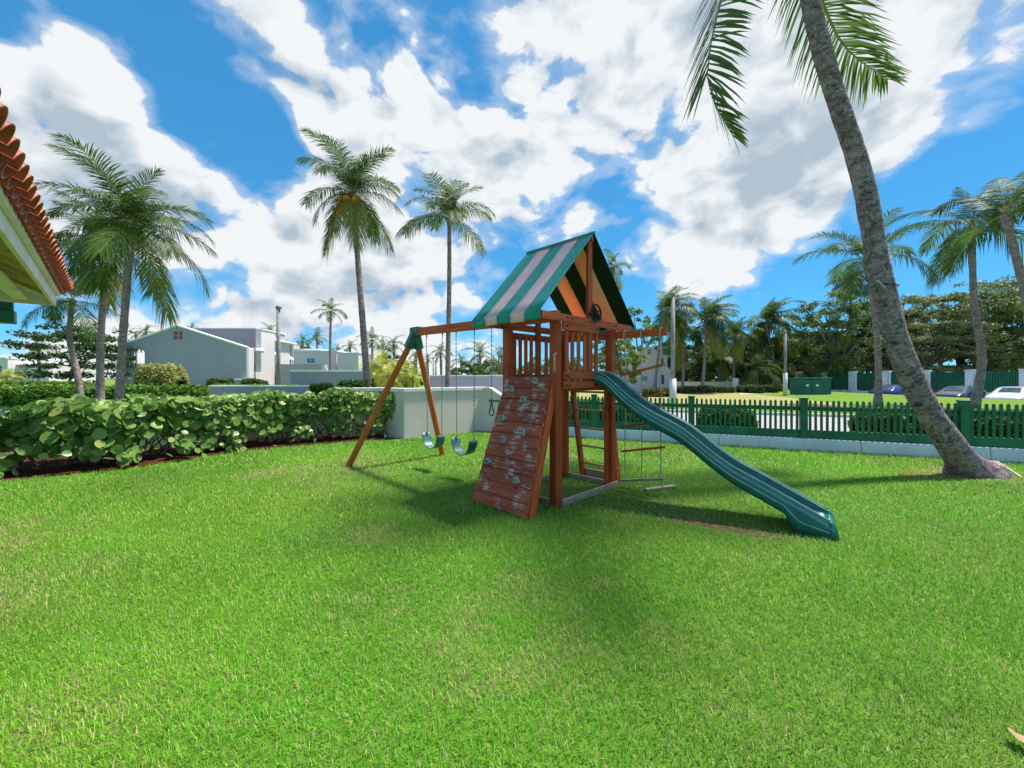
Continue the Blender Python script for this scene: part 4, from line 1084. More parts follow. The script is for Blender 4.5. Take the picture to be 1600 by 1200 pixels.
def hedge(label, p0, p1, depth, h, cd, cl_, seed, leaf=.07, dens=520, group=None, z0=0., round_=.3, cat='hedge'):
    p0 = Vector(p0).to_3d(); p1 = Vector(p1).to_3d(); p0.z = p1.z = z0; d = p1-p0; Ln = d.length; d.normalize(); nrm = Vector((-d.y, d.x, 0)); r = np.random.default_rng(seed)
    t = thing('hedge', label, cat, (p0+p1)/2, group)
    m = MB(); rows = []
    for i in range(13):
        u = i/12; e = min(1, 4*u*(1-u)+.72); c = p0+d*(Ln*u); rows.append([c+nrm*(depth*.40*e*math.cos(a))+UZ*(.02+h*.86*e*max(0, math.sin(a))**.5) for a in np.linspace(0, math.pi, 9)])
    m.grid(rows); part('twigs', m, M['hedge_core'], t, smooth=True)  # solid dark core added behind the leaves to block see-through
    n = int(dens*(Ln*(depth+2*h)+2*depth*h))
    u = r.random(n); a = r.random(n)*math.pi; e = np.minimum(1, 4*u*(1-u)*(1/round_)*.35+.70)*(1+.18*(fbm(u*Ln*2.2, a*1.6, seed)-.5)+r.normal(0, .035, n))
    x = p0.x+d.x*Ln*u+nrm.x*np.cos(a)*depth*.5*e; y = p0.y+d.y*Ln*u+nrm.y*np.cos(a)*depth*.5*e
    ca = np.sign(np.cos(a))*np.abs(np.cos(a))**.55; x = p0.x+d.x*Ln*u+nrm.x*ca*depth*.5*e; y = p0.y+d.y*Ln*u+nrm.y*ca*depth*.5*e; z = z0+h*e*np.sin(a)**.55
    V, C, nn = leaves_np(np.stack([x, y, z], -1), .05, 1, leaf, cd, cl_, seed, 1, .3)
    leaf_obj('foliage', V, C, nn, t, base_of(t))
    return t
GH = (.05, .12, .012), (.17, .33, .035)
hedge('bright green clipped hedge in front of the grey gable', at(-30, 620, 19).xy, at(345, 620, 19).xy, 1.2, 1.05, *GH, 501, .09, 330)
hedge('second bright hedge running behind the low capped wall', at(330, 620, 23).xy, at(478, 620, 23).xy, 1.1, 1.02, *GH, 502, .09, 330)
hedge('thin strip of hedge right of the grey pole', at(440, 618, 25).xy, at(480, 618, 25).xy, .9, 1.0, *GH, 503, .09, 330)
hedge('variegated cream green bush at the gable wall', at(220, 610, 24).xy, at(284, 610, 24).xy, 1.6, 2.1, (.20, .24, .05), (.55, .52, .18), 504, .08, 420, cat='bush', round_=.6)
hedge('small clipped bush left against the grey gable', at(326, 600, 27).xy, at(362, 600, 27).xy, .9, 1.35, (.03, .07, .012), (.11, .19, .03), 505, .08, 330, cat='bush')
hedge('small clipped bush at the corner of the grey gable', at(380, 600, 27).xy, at(416, 600, 27).xy, .9, 1.3, (.03, .07, .012), (.11, .19, .03), 506, .08, 330, cat='bush')
hedge('dark boxy bush beside the coconut palm trunk', at(532, 610, 14.5).xy, at(574, 610, 14.5).xy, .9, 1.33, (.015, .05, .01), (.07, .16, .025), 507, .055, 700, cat='bush')
hedge('low dark bush left of the boxy bush', at(487, 612, 15.5).xy, at(520, 612, 15.5).xy, .7, 1.2, (.02, .055, .01), (.08, .17, .025), 508, .055, 600, cat='bush')
hedge('far strip of hedge at the left edge', at(-40, 610, 26).xy, at(150, 610, 26).xy, 1.0, 1.15, *GH, 509, .1, 300)
BHK = ((.012, .04, .01), (.07, .15, .025))
hedge('leafy bush behind the picket fence beside the slide', fp(4.25, 0, .65).xy, fp(5.35, 0, .65).xy, .7, .72, (.02, .06, .012), (.12, .24, .03), 510, .05, 900, cat='bush')
hedge('dark leafy hedge behind the fence at the leaning palm', fp(7.05, 0, .75).xy, fp(9.9, 0, .75).xy, .8, .78, (.02, .055, .012), (.12, .22, .03), 511, .05, 800)
hedge('dark leafy hedge behind the fence at the right edge', fp(10.0, 0, .75).xy, fp(12.9, 0, .75).xy, .8, .78, (.02, .055, .012), (.12, .22, .03), 512, .05, 800)
hedge('dark hedge behind the fence seen through the ladder', fp(1.2, 0, .75).xy, fp(3.6, 0, .75).xy, .8, .74, (.02, .055, .012), (.13, .23, .03), 513, .05, 700)
lowh = [(1005, 1048, 31, 1.0, 'olive hedge strip below the white gable'), (1060, 1086, 38, .95, 'olive hedge strip right of the tall lamp pole'), (1090, 1116, 39, 1.0, 'clipped hedge at the foot of the midway palm'), (1120, 1145, 39, .95, 'clipped hedge left of the short white pillar'), (1154, 1166, 39, 1.0, 'round clipped bush right of the short white pillar'),
        (1167, 1190, 38, 1.05, 'dark cube hedge in the middle of the far row'), (1190, 1212, 39, 1.1, 'dark cube hedge beside the curved palm foot'), (1212, 1224, 41, 1.1, 'small hedge left of the far lamp pole'), (1244, 1254, 36, .7, 'small dark bush left of the utility cabinet')]
for i, (a, b, Y, h, lab) in enumerate(lowh):
    hedge(lab, at(a, 610, Y).xy, at(b, 610, Y).xy, 1.0, h*.66, (.03, .055, .015) if 4 < i < 7 else (.06, .085, .025), (.09, .14, .03) if 4 < i < 7 else (.20, .23, .08), 520+i, .10, 200, 'far clipped hedges')

# ------------------------------------------------------------------ sea grape hedge
def grape_leaf(seed):
    r = random.Random(seed); V = [(0, 0, 0)]; n = 9
    for k in range(n):
        a = 2*math.pi*k/n; rr = 1+r.uniform(-.07, .07)-(.18 if k == 0 else 0); x, y = math.cos(a)*rr, math.sin(a)*rr*.94
        V.append((x+.0, y, .16*abs(y)+.05*x*x*r.uniform(.4, 1.4)-.02))
    me = bpy.data.meshes.new('leaf'); me.from_pydata(V, [], [(0, k+1, (k+1) % n+1) for k in range(n)]); return me
LM = []
for k, mt in enumerate(['grape', 'grape', 'grape', 'grape_pale']):
    me = grape_leaf(k); me.materials.append(M[mt]); me.polygons.foreach_set('use_smooth', [True]*len(me.polygons)); LM.append(me)
LMO = grape_leaf(9); LMO.materials.append(M['grape_orange'])
bedline = [Vector((x, y, 0)) for x, y in BED]
cum = [0]
for a, b in zip(bedline[:-1], bedline[1:]): cum.append(cum[-1]+(b-a).length)
def bedpt(s):
    for i in range(len(cum)-1):
        if s <= cum[i+1] or i == len(cum)-2:
            f = (s-cum[i])/(cum[i+1]-cum[i]); d = (bedline[i+1]-bedline[i]).normalized(); return bedline[i].lerp(bedline[i+1], f), Vector((-d.y, d.x, 0))
S0, S1 = cum[1]-1.0, cum[-1]+.12; NSH = 6
glab = ['sea grape shrub at the left edge with big leaves and an orange leaf', 'large leaved sea grape shrub, second from the left edge', 'sea grape shrub below the palm pair with bare dark gap', 'sea grape shrub in front of the low capped wall',
        'sea grape shrub with yellowish leaves left of the last one', 'last sea grape shrub, open twiggy end beside the A-frame leg']
step = (S1-S0)/NSH
for k in range(NSH):
    r = random.Random(600+k); s_mid = S0+step*(k+.5); pm, nm = bedpt(s_mid); c0 = pm+nm*1.0
    sh = thing('sea_grape_shrub', glab[k], 'shrub', c0, 'sea grape shrubs along the bed')
    size = [.105, .10, .088, .076, .066, .06][k]; nL = [820, 860, 950, 1050, 1150, 1150][k]; topz = [.95, 1.0, 1.03, 1.06, 1.10, 1.12][k]; bot = [.34, .36, .28, .26, .30, .42][k]
    recs = []
    for q in range(nL):
        s = S0+step*(k+r.uniform(-.08, 1.08)); s = min(s, S1+.25); p, n = bedpt(s)
        a = r.random()
        gap = .5+.5*math.sin(s*3.1+1.3)*math.sin(s*1.27)
        if a < .62:      # front face
            z = bot+(topz-bot)*r.random()**.75; dpt = .12+.30*r.random()+.22*(1-z/topz)*r.random()*2
            if z < bot+.22 and r.random() < .35+.5*gap: continue
            nor = -n*1.0+UZ*.55
        else:
            z = topz+r.uniform(-.16, .06); dpt = .15+1.25*r.random(); nor = UZ*1.0-n*.25
        bulge = .22*math.sin(min(1, max(0, z/topz))*math.pi)*(.6+.6*math.sin(s*2.3+k))
        P = p+n*(dpt-bulge*.6)+UZ*(z+.06*math.sin(s*4.1)*(z > .6))
        nor = (nor+Vector((r.gauss(0, .75), r.gauss(0, .75), r.gauss(0, .55)))).normalized()
        if r.random() < gap*.45 and z < topz-.12: continue
        recs.append((P, nor, size*r.uniform(.55, 1.15), 3 if r.random() < (.10 if k < 3 else .28) else r.randint(0, 2)))
    for q in range([4, 4, 5, 7, 7, 7][k]):                     # low sprays that hang over the mulch
        s = min(S0+step*(k+r.random()), S1); p, n = bedpt(s); cz = r.uniform(.10, .38); cd = r.uniform(.08, .42)
        for w in range(r.randint(7, 14)):
            P = p+n*(cd+r.gauss(0, .10))+Vector((r.gauss(0, .12), r.gauss(0, .08), 0))+UZ*max(.06, cz+r.gauss(0, .07))
            recs.append((P, (-n+UZ*.7+Vector((r.gauss(0, .7), r.gauss(0, .7), r.gauss(0, .5)))).normalized(), size*r.uniform(.5, .95), 3 if r.random() < .15 else r.randint(0, 2)))
    recs.sort(key=lambda q: q[0].y)        # nearest first
    b0 = base_of(sh); npart = 285
    vis = [q for q in recs if True]; front = vis[:npart]; rest = vis[npart:]
    for P, nor, s_, lm_ in front:
        o = link('leaf', LM[lm_], sh, P-b0); o.rotation_euler = nor.to_track_quat('Z', 'Y').to_euler(); o.rotation_euler.rotate_axis('Z', r.uniform(0, 6.28)); o.scale = (s_, s_, s_)
    if k == 0:
        P = at(9, 700, 6.1); o = link('leaf', LMO, sh, P-b0); o.rotation_euler = Vector((.1, -1, .45)).to_track_quat('Z', 'Y').to_euler(); o.scale = (.11, .085, .1); o['label'] = 'orange leaf'
    for grp, mat in ((0, 'grape'), (3, 'grape_pale')):
        V = []; Fc = []
        for P, nor, s_, lm_ in rest:
            if (lm_ == 3) != (grp == 3): continue
            mt = nor.to_track_quat('Z', 'Y').to_matrix() @ Matrix.Rotation(r.uniform(0, 6.28), 3, 'Z'); b = len(V)
            V += [tuple(mt @ (v.co*s_)+P-b0) for v in LM[lm_].vertices]; Fc += [tuple(i+b for i in f.vertices) for f in LM[lm_].polygons]
        if V:
            me = bpy.data.meshes.new('leaf_mass'); me.from_pydata(V, [], Fc); me.materials.append(M[mat+'_mass'] if mat+'_mass' in M else M[mat]); o = link('leaf_mass', me, sh); o['kind'] = 'stuff'
    for q in range(7):
        s = S0+step*(k+(q+.5)/7); p, n = bedpt(s); b = p+n*r.uniform(.55, .95)+UZ*.0
        for w in range(3):
            m = MB(); e = bedpt(max(S0, s+r.uniform(-.5, .5)))[0]+n*r.uniform(.15, .8)+UZ*r.uniform(.5, topz-.08)
            k1 = b.lerp(e, .33)+Vector((r.uniform(-.16, .16), r.uniform(-.16, .16), -.05)); k2 = b.lerp(e, .66)+Vector((r.uniform(-.16, .16), r.uniform(-.16, .16), .02))
            m.tube(spline([b-UZ*.03, k1, k2, e], 8), [.020-.0017*i for i in range(9)], 6); part('stem', m, M['stem'], sh, smooth=True)
# low arched branch that reaches out over the mulch
# fallen leaves on the mulch and lawn
dl_me = LM[3].copy(); dl_me.materials.clear(); dl_me.materials.append(M['dead_leaf'])
for px, py, lab in ((60, 738, 'dry leaf on the mulch near the left edge'), (182, 725, 'dry leaf on the mulch below the palm pair'), (300, 711, 'dry leaf on the mulch below the variegated bush'), (430, 700, 'dry leaf on the bed edge below the grey pole'), (512, 694, 'dry leaf on the bed edge left of the A-frame foot')):
    o = link('fallen_leaf', dl_me, None, gp(px, py)+UZ*.05); o.scale = (.05, .04, .04); o.rotation_euler = (random.uniform(-.4, .4), random.uniform(-.4, .4), random.random()*6); tag(o, lab, 'leaf', 'fallen leaves on the mulch')
o = link('fallen_leaf', LM[1].copy(), None, gp(1590, 1168)+UZ*.045); o.data.materials.clear(); o.data.materials.append(M['dead_leaf']); o.scale = (.045, .03, .05); o.rotation_euler = (.3, .2, .8); tag(o, 'pale dry leaf on the grass in the bottom right corner', 'leaf')

# white stub and stick
solo('sprinkler_stub', B('tube', [gp(602, 686), gp(602, 686)+UZ*.11], .022, 8), M['pole_white'], 'short white sprinkler pipe sticking out of the mulch', 'pipe', gp(602, 686))
solo('stick', B('tube', [gp(1597, 748)+UZ*.02, gp(1558, 724)+UZ*.04], .009, 6), M['pole_white'], 'thin white stick lying beside the leaning palm foot', 'stick', gp(1580, 738))

# ------------------------------------------------------------------ tiled pavilion eave at the left
ed = Vector((-.714, .70, 0)).normalized(); en = Vector((-.70, -.714, 0)).normalized(); E1 = Vector((-7.70, 6.84, 2.84)); LEN = 9.4
pav = thing('pavilion', 'open pavilion with terracotta tile roof and white fascia at left', 'pavilion', (E1+en*2-ed*4)*Vector((1, 1, 0)) if False else Vector((E1.x+en.x*2-ed.x*4, E1.y+en.y*2-ed.y*4, 0)))
def EP(a, n, z): return E1-ed*a+en*n+UZ*z         # a: metres from the corner along the eave, n: inward, z: above eave underside
pitch = .46
fasc = MB(); fasc.beam(EP(.06, .12, -.02), EP(LEN, .12, -.02), .04, .22); part('fascia', fasc, M['eave_white'], pav, .005)
fasc = MB(); fasc.beam(EP(.08, .16, -.02), EP(.08, 4.0, -.02), .04, .22); part('fascia', fasc, M['eave_white'], pav, .005)
m = MB(); m.beam(EP(.05, .075, .07), EP(LEN, .075, .07), .05, .06); part('drip_trim', m, M['eave_white'], pav, .005)
roof = MB()
roof.prism([EP(0, .10, .10), EP(LEN, .10, .10), EP(LEN, 4, .10+3.9*pitch), EP(3.9, 4, .10+3.9*pitch)], UZ*.05); 
roof.prism([EP(0.03, .13, .10), EP(3.93, 4.0, .10+3.9*pitch), EP(0.03, 4.0, .10)], UZ*.05)
part('roof_deck', roof, M['eave_wood'], pav)
# barrel tiles: half round, tapered, shared mesh
tl_ = MB(); rows = []
for i, (x, rr) in enumerate(((0, .105), (.42, .085))):
    rows.append([Vector((x, math.cos(a)*rr, math.sin(a)*rr*1.0)) for a in np.linspace(0, math.pi, 9)])
for i, (x, rr) in enumerate(((.42, .073), (0, .092))):
    rows.append([Vector((x, math.cos(a)*rr, math.sin(a)*rr*1.0)) for a in np.linspace(0, math.pi, 9)])
tl_.grid(rows+[rows[0]]); tile_me = tl_.mesh('roof_tile'); tile_me.materials.append(M['tile']); tile_me.polygons.foreach_set('use_smooth', [True]*len(tile_me.polygons))
up_v = (en+UZ*pitch).normalized()
Rm = Matrix((up_v, -ed, up_v.cross(-ed))).transposed()
if Rm.col[2].z < 0: Rm = Matrix((up_v, ed, up_v.cross(ed))).transposed()
eul = Rm.to_euler(); pb = base_of(pav)
ntile = int(LEN/.225)
flip = (Rm @ Matrix.Rotation(math.pi, 3, 'X')).to_euler()
for i in range(ntile):
    for row in range(3 if i < 30 else 2):
        a = .04+i*.225; nn = -.06+row*.36
        if a < nn*.9: continue
        p = EP(a, nn, .165+nn*pitch+row*.022)-pb
        o = link('roof_tile', tile_me, pav, p); o.rotation_euler = eul; o.rotation_euler.rotate_axis('Y', random.uniform(-.03, .03))
        p = EP(a+.1125, nn+.03, .185+nn*pitch+row*.022)-pb
        o = link('roof_tile', tile_me, pav, p); o.rotation_euler = flip
m = MB(); m.beam(EP(-.0, .07, .135), EP(LEN, .07, .135), .05, .04); part('mortar_bed', m, M['tile'], pav, .01)
# hip tiles at the corner
hv = (en-ed*1.0+UZ*pitch).normalized()
for i in range(8):
    p = EP(.0+i*.27, .0+i*.27, .24+i*.27*pitch)-pb; o = link('hip_tile', tile_me, pav, p); yv = hv.cross(UZ).normalized(); Hm = Matrix((hv, yv, hv.cross(yv))).transposed()
    if Hm.col[2].z < 0: Hm = Matrix((hv, -yv, hv.cross(-yv))).transposed()
    o.rotation_euler = Hm.to_euler(); o.scale = (1, 1.2, 1.2)
for i in range(13):
    a = .55+i*.66
    m = MB(); m.beam(EP(a, .16, .04), EP(a, 3.4, .04+3.24*pitch), .07, .14); part('rafter', m, M['eave_wood'], pav, .005)
m = MB(); m.beam(EP(.12, .15, .03), EP(3.6, 3.6, .03+3.5*pitch), .09, .15); part('hip_rafter', m, M['eave_white'], pav, .005)
m = MB(); m.beam(EP(.8, 1.0, .12), EP(LEN, 1.0, .12), .12, .20); part('wall_plate', m, M['eave_wood'], pav, .008)
m = MB(); m.beam(EP(.86, 1.07, .12), EP(.86, 4, .12), .12, .19); part('wall_plate', m, M['eave_wood'], pav, .008)
m = MB(); m.beam(EP(.40, .45, -.09), EP(2.6, .45, -.09), .16, .05); part('soffit_board', m, M['eave_white'], pav, .005)
for a in (.86, 5.2, 9.0):
    c = EP(a, 2.4, 0); m = MB(); m.beam(Vector((c.x, c.y, -.02)), Vector((c.x, c.y, 2.9+2.2*pitch)), .3, .3, ed); part('column', m, M['wall'], pav, .02)
c = at(6, 495, 6.4); m = MB(); m.obox(c, (ed, en, UZ), (.15, .12, .10)); m.beam(c+UZ*.1, c+UZ*.36, .20, .14, ed); part('speaker_box', m, M['util_green'], pav, .012)

# ------------------------------------------------------------------ houses at left
def prism_xz(poly, y0, y1):
    m = MB(); m.prism([Vector((x, y0, z)) for x, z in poly], (0, y1-y0, 0)); return m
def PXm(px, Y): return (px-CX)/F*Y
def PZm(py, Y): return EYE+(HY-py)/F*Y
def wall_with_hole(outer, holes, y, th, name, mat, parent):
    bm = bmesh.new(); ed_ = []
    for lp in [outer]+holes:
        vs = [bm.verts.new((x, y, z)) for x, z in lp]
        for i in range(len(vs)): ed_.append(bm.edges.new((vs[i], vs[(i+1) % len(vs)])))
    bmesh.ops.triangle_fill(bm, use_beauty=True, edges=ed_)
    r_ = bmesh.ops.extrude_face_region(bm, geom=bm.faces[:]); vs = [g for g in r_['geom'] if isinstance(g, bmesh.types.BMVert)]
    bmesh.ops.translate(bm, verts=vs, vec=(0, th, 0)); bmesh.ops.recalc_face_normals(bm, faces=bm.faces)
    b = base_of(parent); bmesh.ops.translate(bm, verts=bm.verts, vec=-b)
    me = bpy.data.meshes.new(name); bm.to_mesh(me); bm.free(); me.materials.append(M[mat]); return link(name, me, parent)
YH = 40.
h1 = thing('house', 'grey gabled house with arched opening and four red vent tiles', 'house', (PXm(290, YH), YH+4, 0))
X = lambda px: PXm(px, YH)
Z = lambda py: PZm(py, YH)
outer = [(X(193), -.1), (X(385), -.1), (X(385), Z(543)), (X(278), Z(509)), (X(193), Z(538))]
arch = [(X(205), Z(568)), (X(226), Z(568))]+[(X(215.5)+(X(226)-X(215.5))*math.cos(a), Z(552)+(Z(545)-Z(552))*math.sin(a)**.7) for a in np.linspace(0, math.pi, 9)]
vent = [[(X(271+8*i), Z(517.5+7*j+6)), (X(271+8*i+6.2), Z(517.5+7*j+6)), (X(271+8*i+6.2), Z(517.5+7*j)), (X(271+8*i), Z(517.5+7*j))] for i in (0, 1) for j in (0, 1)]
gate = [(X(203), -.05), (X(219), -.05), (X(219), Z(596)), (X(203), Z(596))]
wall_with_hole(outer, [arch]+vent, YH, .35, 'gable_wall', 'house_grey', h1)
for v in vent:
    m = MB(); m.box((min(p[0] for p in v), YH+.06, min(p[1] for p in v)), (max(p[0] for p in v), YH+.2, max(p[1] for p in v))); part('vent_tile', m, M['pink_tile'], h1)
for a, b in (((193, 538), (278, 509)), ((278, 509), (385, 543))):
    m = MB(); m.beam((X(a[0]), YH+.12, Z(a[1])+.02), (X(b[0]), YH+.12, Z(b[1])+.02), .55, .16); part('gable_trim', m, M['trim'], h1, .02)
m = MB(); m.box((X(203), YH-.12, Z(571)), (X(228), YH+.2, Z(568))); part('sill', m, M['trim'], h1, .02)
m = MB(); m.prism([Vector((X(222), YH+.36, -.1)), Vector((X(384), YH+.36, -.1)), Vector((X(384), YH+.36, Z(544))), Vector((X(278), YH+.36, Z(511))), Vector((X(222), YH+.36, Z(529)))], (0, .9, 0)); part('body', m, M['house_white'], h1)
m = MB(); m.box((X(201), YH-.10, Z(593)), (X(222), YH-.002, Z(590))); part('door_hood', m, M['trim'], h1, .02)
m = MB(); m.box((X(205), YH-.05, -.05), (X(219), YH-.002, Z(595))); part('door', m, M['base_white'], h1, .02)
m = MB(); m.box((X(368), YH-.35, Z(594)), (X(386), YH-.004, Z(591.5))); part('ledge', m, M['trim'], h1, .02)
def pbox(name, px0, px1, pt, pb_, Y, dep, mat, parent, bev=0):
    """box whose front face covers these photo pixels at distance Y (pb_ None: down to the ground)"""
    z0 = -.1 if pb_ is None else PZm(pb_, Y)
    m = MB(); m.box((PXm(px0, Y), Y, z0), (PXm(px1, Y), Y+dep, PZm(pt, Y))); return part(name, m, M[mat], parent, bev)
h2 = thing('house', 'mauve walled house wing with white end and green balcony glass', 'house', (PXm(345, 46), 48, 0))
pbox('upper_wall', 290, 399.6, 514, None, 47, 6, 'house_mauve', h2); pbox('parapet_cap', 289, 400.5, 512.4, 513.9, 46.9, 6.2, 'trim', h2)
pbox('white_pier', 400.2, 408, 515, None, 44.2, 2.5, 'house_white', h2); pbox('pier_cap', 399.8, 408.4, 513.4, 514.9, 44.1, 2.7, 'trim', h2)
pbox('balcony_recess', 386.5, 400, 548, None, 44.8, 1.2, 'house_mauve', h2); pbox('balcony_lintel', 386, 400, 543.5, 547.8, 43.2, 1.5, 'trim', h2, .03)
pbox('balcony_base', 386.5, 400, 581.5, None, 43.3, 1.4, 'house_white', h2, .02); pbox('balcony_glass', 387.5, 399.5, 567.5, 581.3, 43.5, .06, 'green_glass', h2)
pbox('balcony_post', 386.2, 388, 548, 581.3, 43.3, .2, 'trim', h2)
for px in (391, 395): pbox('rail_post', px, px+.9, 567, 581.3, 43.4, .06, 'trim', h2)
h3 = thing('house', 'stepped white house with flat roofs behind the grey pole', 'house', (PXm(430, 50), 52, 0))
pbox('white_block', 408.2, 425, 533, None, 50, 4, 'house_white', h3); pbox('parapet_cap', 407.8, 430, 530.5, 532.8, 49.8, 5, 'trim', h3, .03)
m = MB(); m.prism([Vector((PXm(408.4, 48.6), 48.6, PZm(547, 48.6))), Vector((PXm(429, 48.6), 48.6, PZm(556, 48.6))), Vector((PXm(429, 48.6), 48.6, PZm(553.5, 48.6))), Vector((PXm(408.4, 48.6), 48.6, PZm(543.5, 48.6)))], (0, 1.3, 0)); part('sun_shade', m, M['house_mauve'], h3)
pbox('grey_block', 419.5, 431, 553, None, 48.9, 1, 'house_white', h3)
pbox('rear_block', 418, 455.2, 538.4, None, 60, 6, 'house_mauve', h3); pbox('rear_cap', 417.5, 458.8, 537, 538.2, 59.8, 6.4, 'trim', h3); pbox('white_pier', 455.6, 458.6, 539, None, 58, 1.7, 'house_white', h3)
m = MB(); m.prism([Vector((PXm(431.5, 55), 55, -.1)), Vector((PXm(454.5, 55), 55, -.1)), Vector((PXm(454.5, 55), 55, PZm(562, 55))), Vector((PXm(431.5, 55), 55, PZm(550, 55)))], (0, 2, 0)); part('shed_block', m, M['house_grey'], h3)
m = MB(); m.beam((PXm(431, 54.9), 54.9, PZm(549.6, 54.9)), (PXm(455, 54.9), 54.9, PZm(562, 54.9)), .4, .16); part('shed_trim', m, M['trim'], h3)
for px in (409.6, 415.6):
    w = pbox('window', px, px+2.6, 555, 567, 49.94, .05, 'trim', h3); pbox('pane', px+.4, px+2.2, 556, 566, 49.90, .03, 'glass', w)
pbox('window', 449, 454, 561.5, 568, 54.9, .08, 'glass', h3)
pbox('terrace_wall', 401, 460, 581, 588.5, 47.4, .3, 'house_mauve', h3); pbox('terrace_base', 403, 459, 588.6, None, 47.9, .3, 'far_bark', h3)
h4 = thing('house', 'pale flat roofed house with one green window behind the slim palm', 'house', (PXm(515, 45), 47, 0))
pbox('body', 459, 526, 549.2, None, 45, 5, 'house_white', h4); pbox('parapet_cap', 458.4, 526.6, 547.4, 549, 44.85, 5.3, 'trim', h4)
pbox('upper_cap', 458, 501, 545, 547, 47, 4, 'trim', h4); pbox('side_block', 527.2, 560, 552.2, None, 44.2, 5, 'house_white', h4); pbox('parapet_cap', 526.8, 560.6, 550.8, 552, 44.1, 5.2, 'trim', h4)
pbox('low_block', 561, 592, 566, None, 46.5, 5, 'house_white', h4)
w = pbox('window', 478.4, 492.6, 558.6, 568.4, 44.94, .05, 'trim', h4)
for a, b in ((479.5, 485), (486, 491.5)): pbox('pane', a, b, 559.6, 567.4, 44.90, .03, 'green_glass', w)
pbox('terrace_wall', 431, 508, 569, None, 41.5, .3, 'house_mauve', h4)
for k, (px, py) in enumerate(((502, 570), (504, 574), (506, 578))): pbox('stair_step', px, px+7-k, py, None, 41.0-.3*k, .28, 'house_white', h4)
h5 = thing('house', 'white far house at the left edge behind the low palms', 'house', (PXm(0, 60), 62, 0))
Y5 = 60.
X = lambda px: PXm(px, Y5); Z = lambda py: PZm(py, Y5)
m = MB(); m.box((X(-90), Y5, -.1), (X(12), Y5+9, Z(560))); part('body', m, M['house_white'], h5)
m = MB(); m.prism([Vector((X(12.2), Y5+1, -.1)), Vector((X(64), Y5+1, -.1)), Vector((X(64), Y5+1, Z(569))), Vector((X(12.2), Y5+1, Z(569)))], (0, 8, 0)); part('wing', m, M['house_white'], h5)
m = MB(); m.box((X(-91), Y5-.3, Z(560)), (X(13), Y5+9.2, Z(558.5))); part('parapet_cap', m, M['trim'], h5)
for px in (-20, -4):
    m = MB(); m.box((X(px), Y5-.04, Z(584)), (X(px+7), Y5-.003, Z(572))); part('window', m, M['glass'], h5)
# grey courtyard walls
wall_run('courtyard_wall', [at(455, 600, 24).xy, at(572, 600, 24).xy], PZm(578.5, 24), .3, 'grey courtyard wall with white coping left of the coconut palm', mat='house_grey', capmat='trim', caph=.10)
wall_run('courtyard_wall', [at(331, 610, 17).xy, at(486, 610, 17).xy], PZm(602, 17), .3, 'low grey wall with white coping behind the sea grape hedge', mat='house_grey', capmat='trim', caph=.07)
wall_run('courtyard_wall', [at(672, 600, 26).xy, at(792, 600, 26).xy], PZm(586, 26), .3, 'pale wall seen behind the swings above the coping', mat='house_grey', capmat='trim', caph=.07)
# distant white house behind swings
h6 = thing('house', 'small white house far behind the tower posts', 'house', (PXm(770, 62), 64, 0)); Y6 = 62.
X = lambda px: PXm(px, Y6); Z = lambda py: PZm(py, Y6)
m = MB(); m.box((X(742), Y6, -.1), (X(800), Y6+8, Z(569))); part('body', m, M['house_white'], h6)
m = MB(); m.box((X(741.5), Y6-.2, Z(569)), (X(800.5), Y6+8, Z(567.5))); part('parapet_cap', m, M['trim'], h6)
for px in (754, 786):
    m = MB(); m.box((X(px), Y6-.05, Z(585)), (X(px+4), Y6-.003, Z(577))); part('window', m, M['green_glass'], h6)
h7 = thing('house', 'white gabled house with two arched windows right of the canopy', 'house', (PXm(1025, 44), 47, 0)); Y7 = 44.
X = lambda px: PXm(px, Y7); Z = lambda py: PZm(py, Y7)
def archpoly(cx_, w, zb_, zt): return [(X(cx_)-w, Z(zb_)), (X(cx_)+w, Z(zb_))]+[(X(cx_)+w*math.cos(a), Z(zt)-w+w*math.sin(a)) for a in np.linspace(0, math.pi, 7)]
out7 = [(X(985), -.1), (X(1048), -.1), (X(1048), Z(578)), (X(1043), Z(573)), (X(1042), Z(556)), (X(1016), Z(542)), (X(1008), Z(541)), (X(985), Z(553))]
w7 = [archpoly(1034.5, .19, 570, 559), archpoly(1035, .21, 600, 585)]
v7 = [[(X(1012+3*i), Z(546+4*j+3.2)), (X(1012+3*i+2.4), Z(546+4*j+3.2)), (X(1012+3*i+2.4), Z(546+4*j)), (X(1012+3*i), Z(546+4*j))] for i in (0, 1) for j in (0, 1)]
wall_with_hole(out7, w7+v7, Y7, .3, 'gable_wall', 'house_white', h7)
m = MB(); m.box((X(986), Y7+.34, -.1), (X(1041), Y7+8, Z(556))); part('body', m, M['house_mauve'], h7)
for q in w7:
    m = MB(); m.prism([Vector((x, Y7+.2, z)) for x, z in q], (0, .06, 0)); part('window', m, M['glass'], h7)
for q in v7:
    m = MB(); m.box((q[0][0], Y7+.1, q[0][1]), (q[2][0], Y7+.2, q[2][1])); part('vent_tile', m, M['pink_tile'], h7)
m = MB(); m.box((X(1001), Y7-.05, Z(595)), (X(1011), Y7-.003, Z(588))); part('window', m, M['green_glass'], h7)
wall_run('courtyard_wall', [at(1050, 600, 48).xy, at(1146, 600, 48).xy], PZm(596.5, 48), .3, 'long low white wall behind the clipped hedges', mat='house_white', cap=False)
wall_run('gate_pillar', [at(1146, 600, 40).xy, at(1152, 600, 40).xy], PZm(591, 40), .38, 'short white pillar at the foot of the yellow fronded palm', mat='house_white', cap=False)
h8 = thing('house', 'beige building glimpsed at the end of the lane', 'house', (PXm(1262, 80), 82, 0)); Y8 = 80.
X = lambda px: PXm(px, Y8); Z = lambda py: PZm(py, Y8)
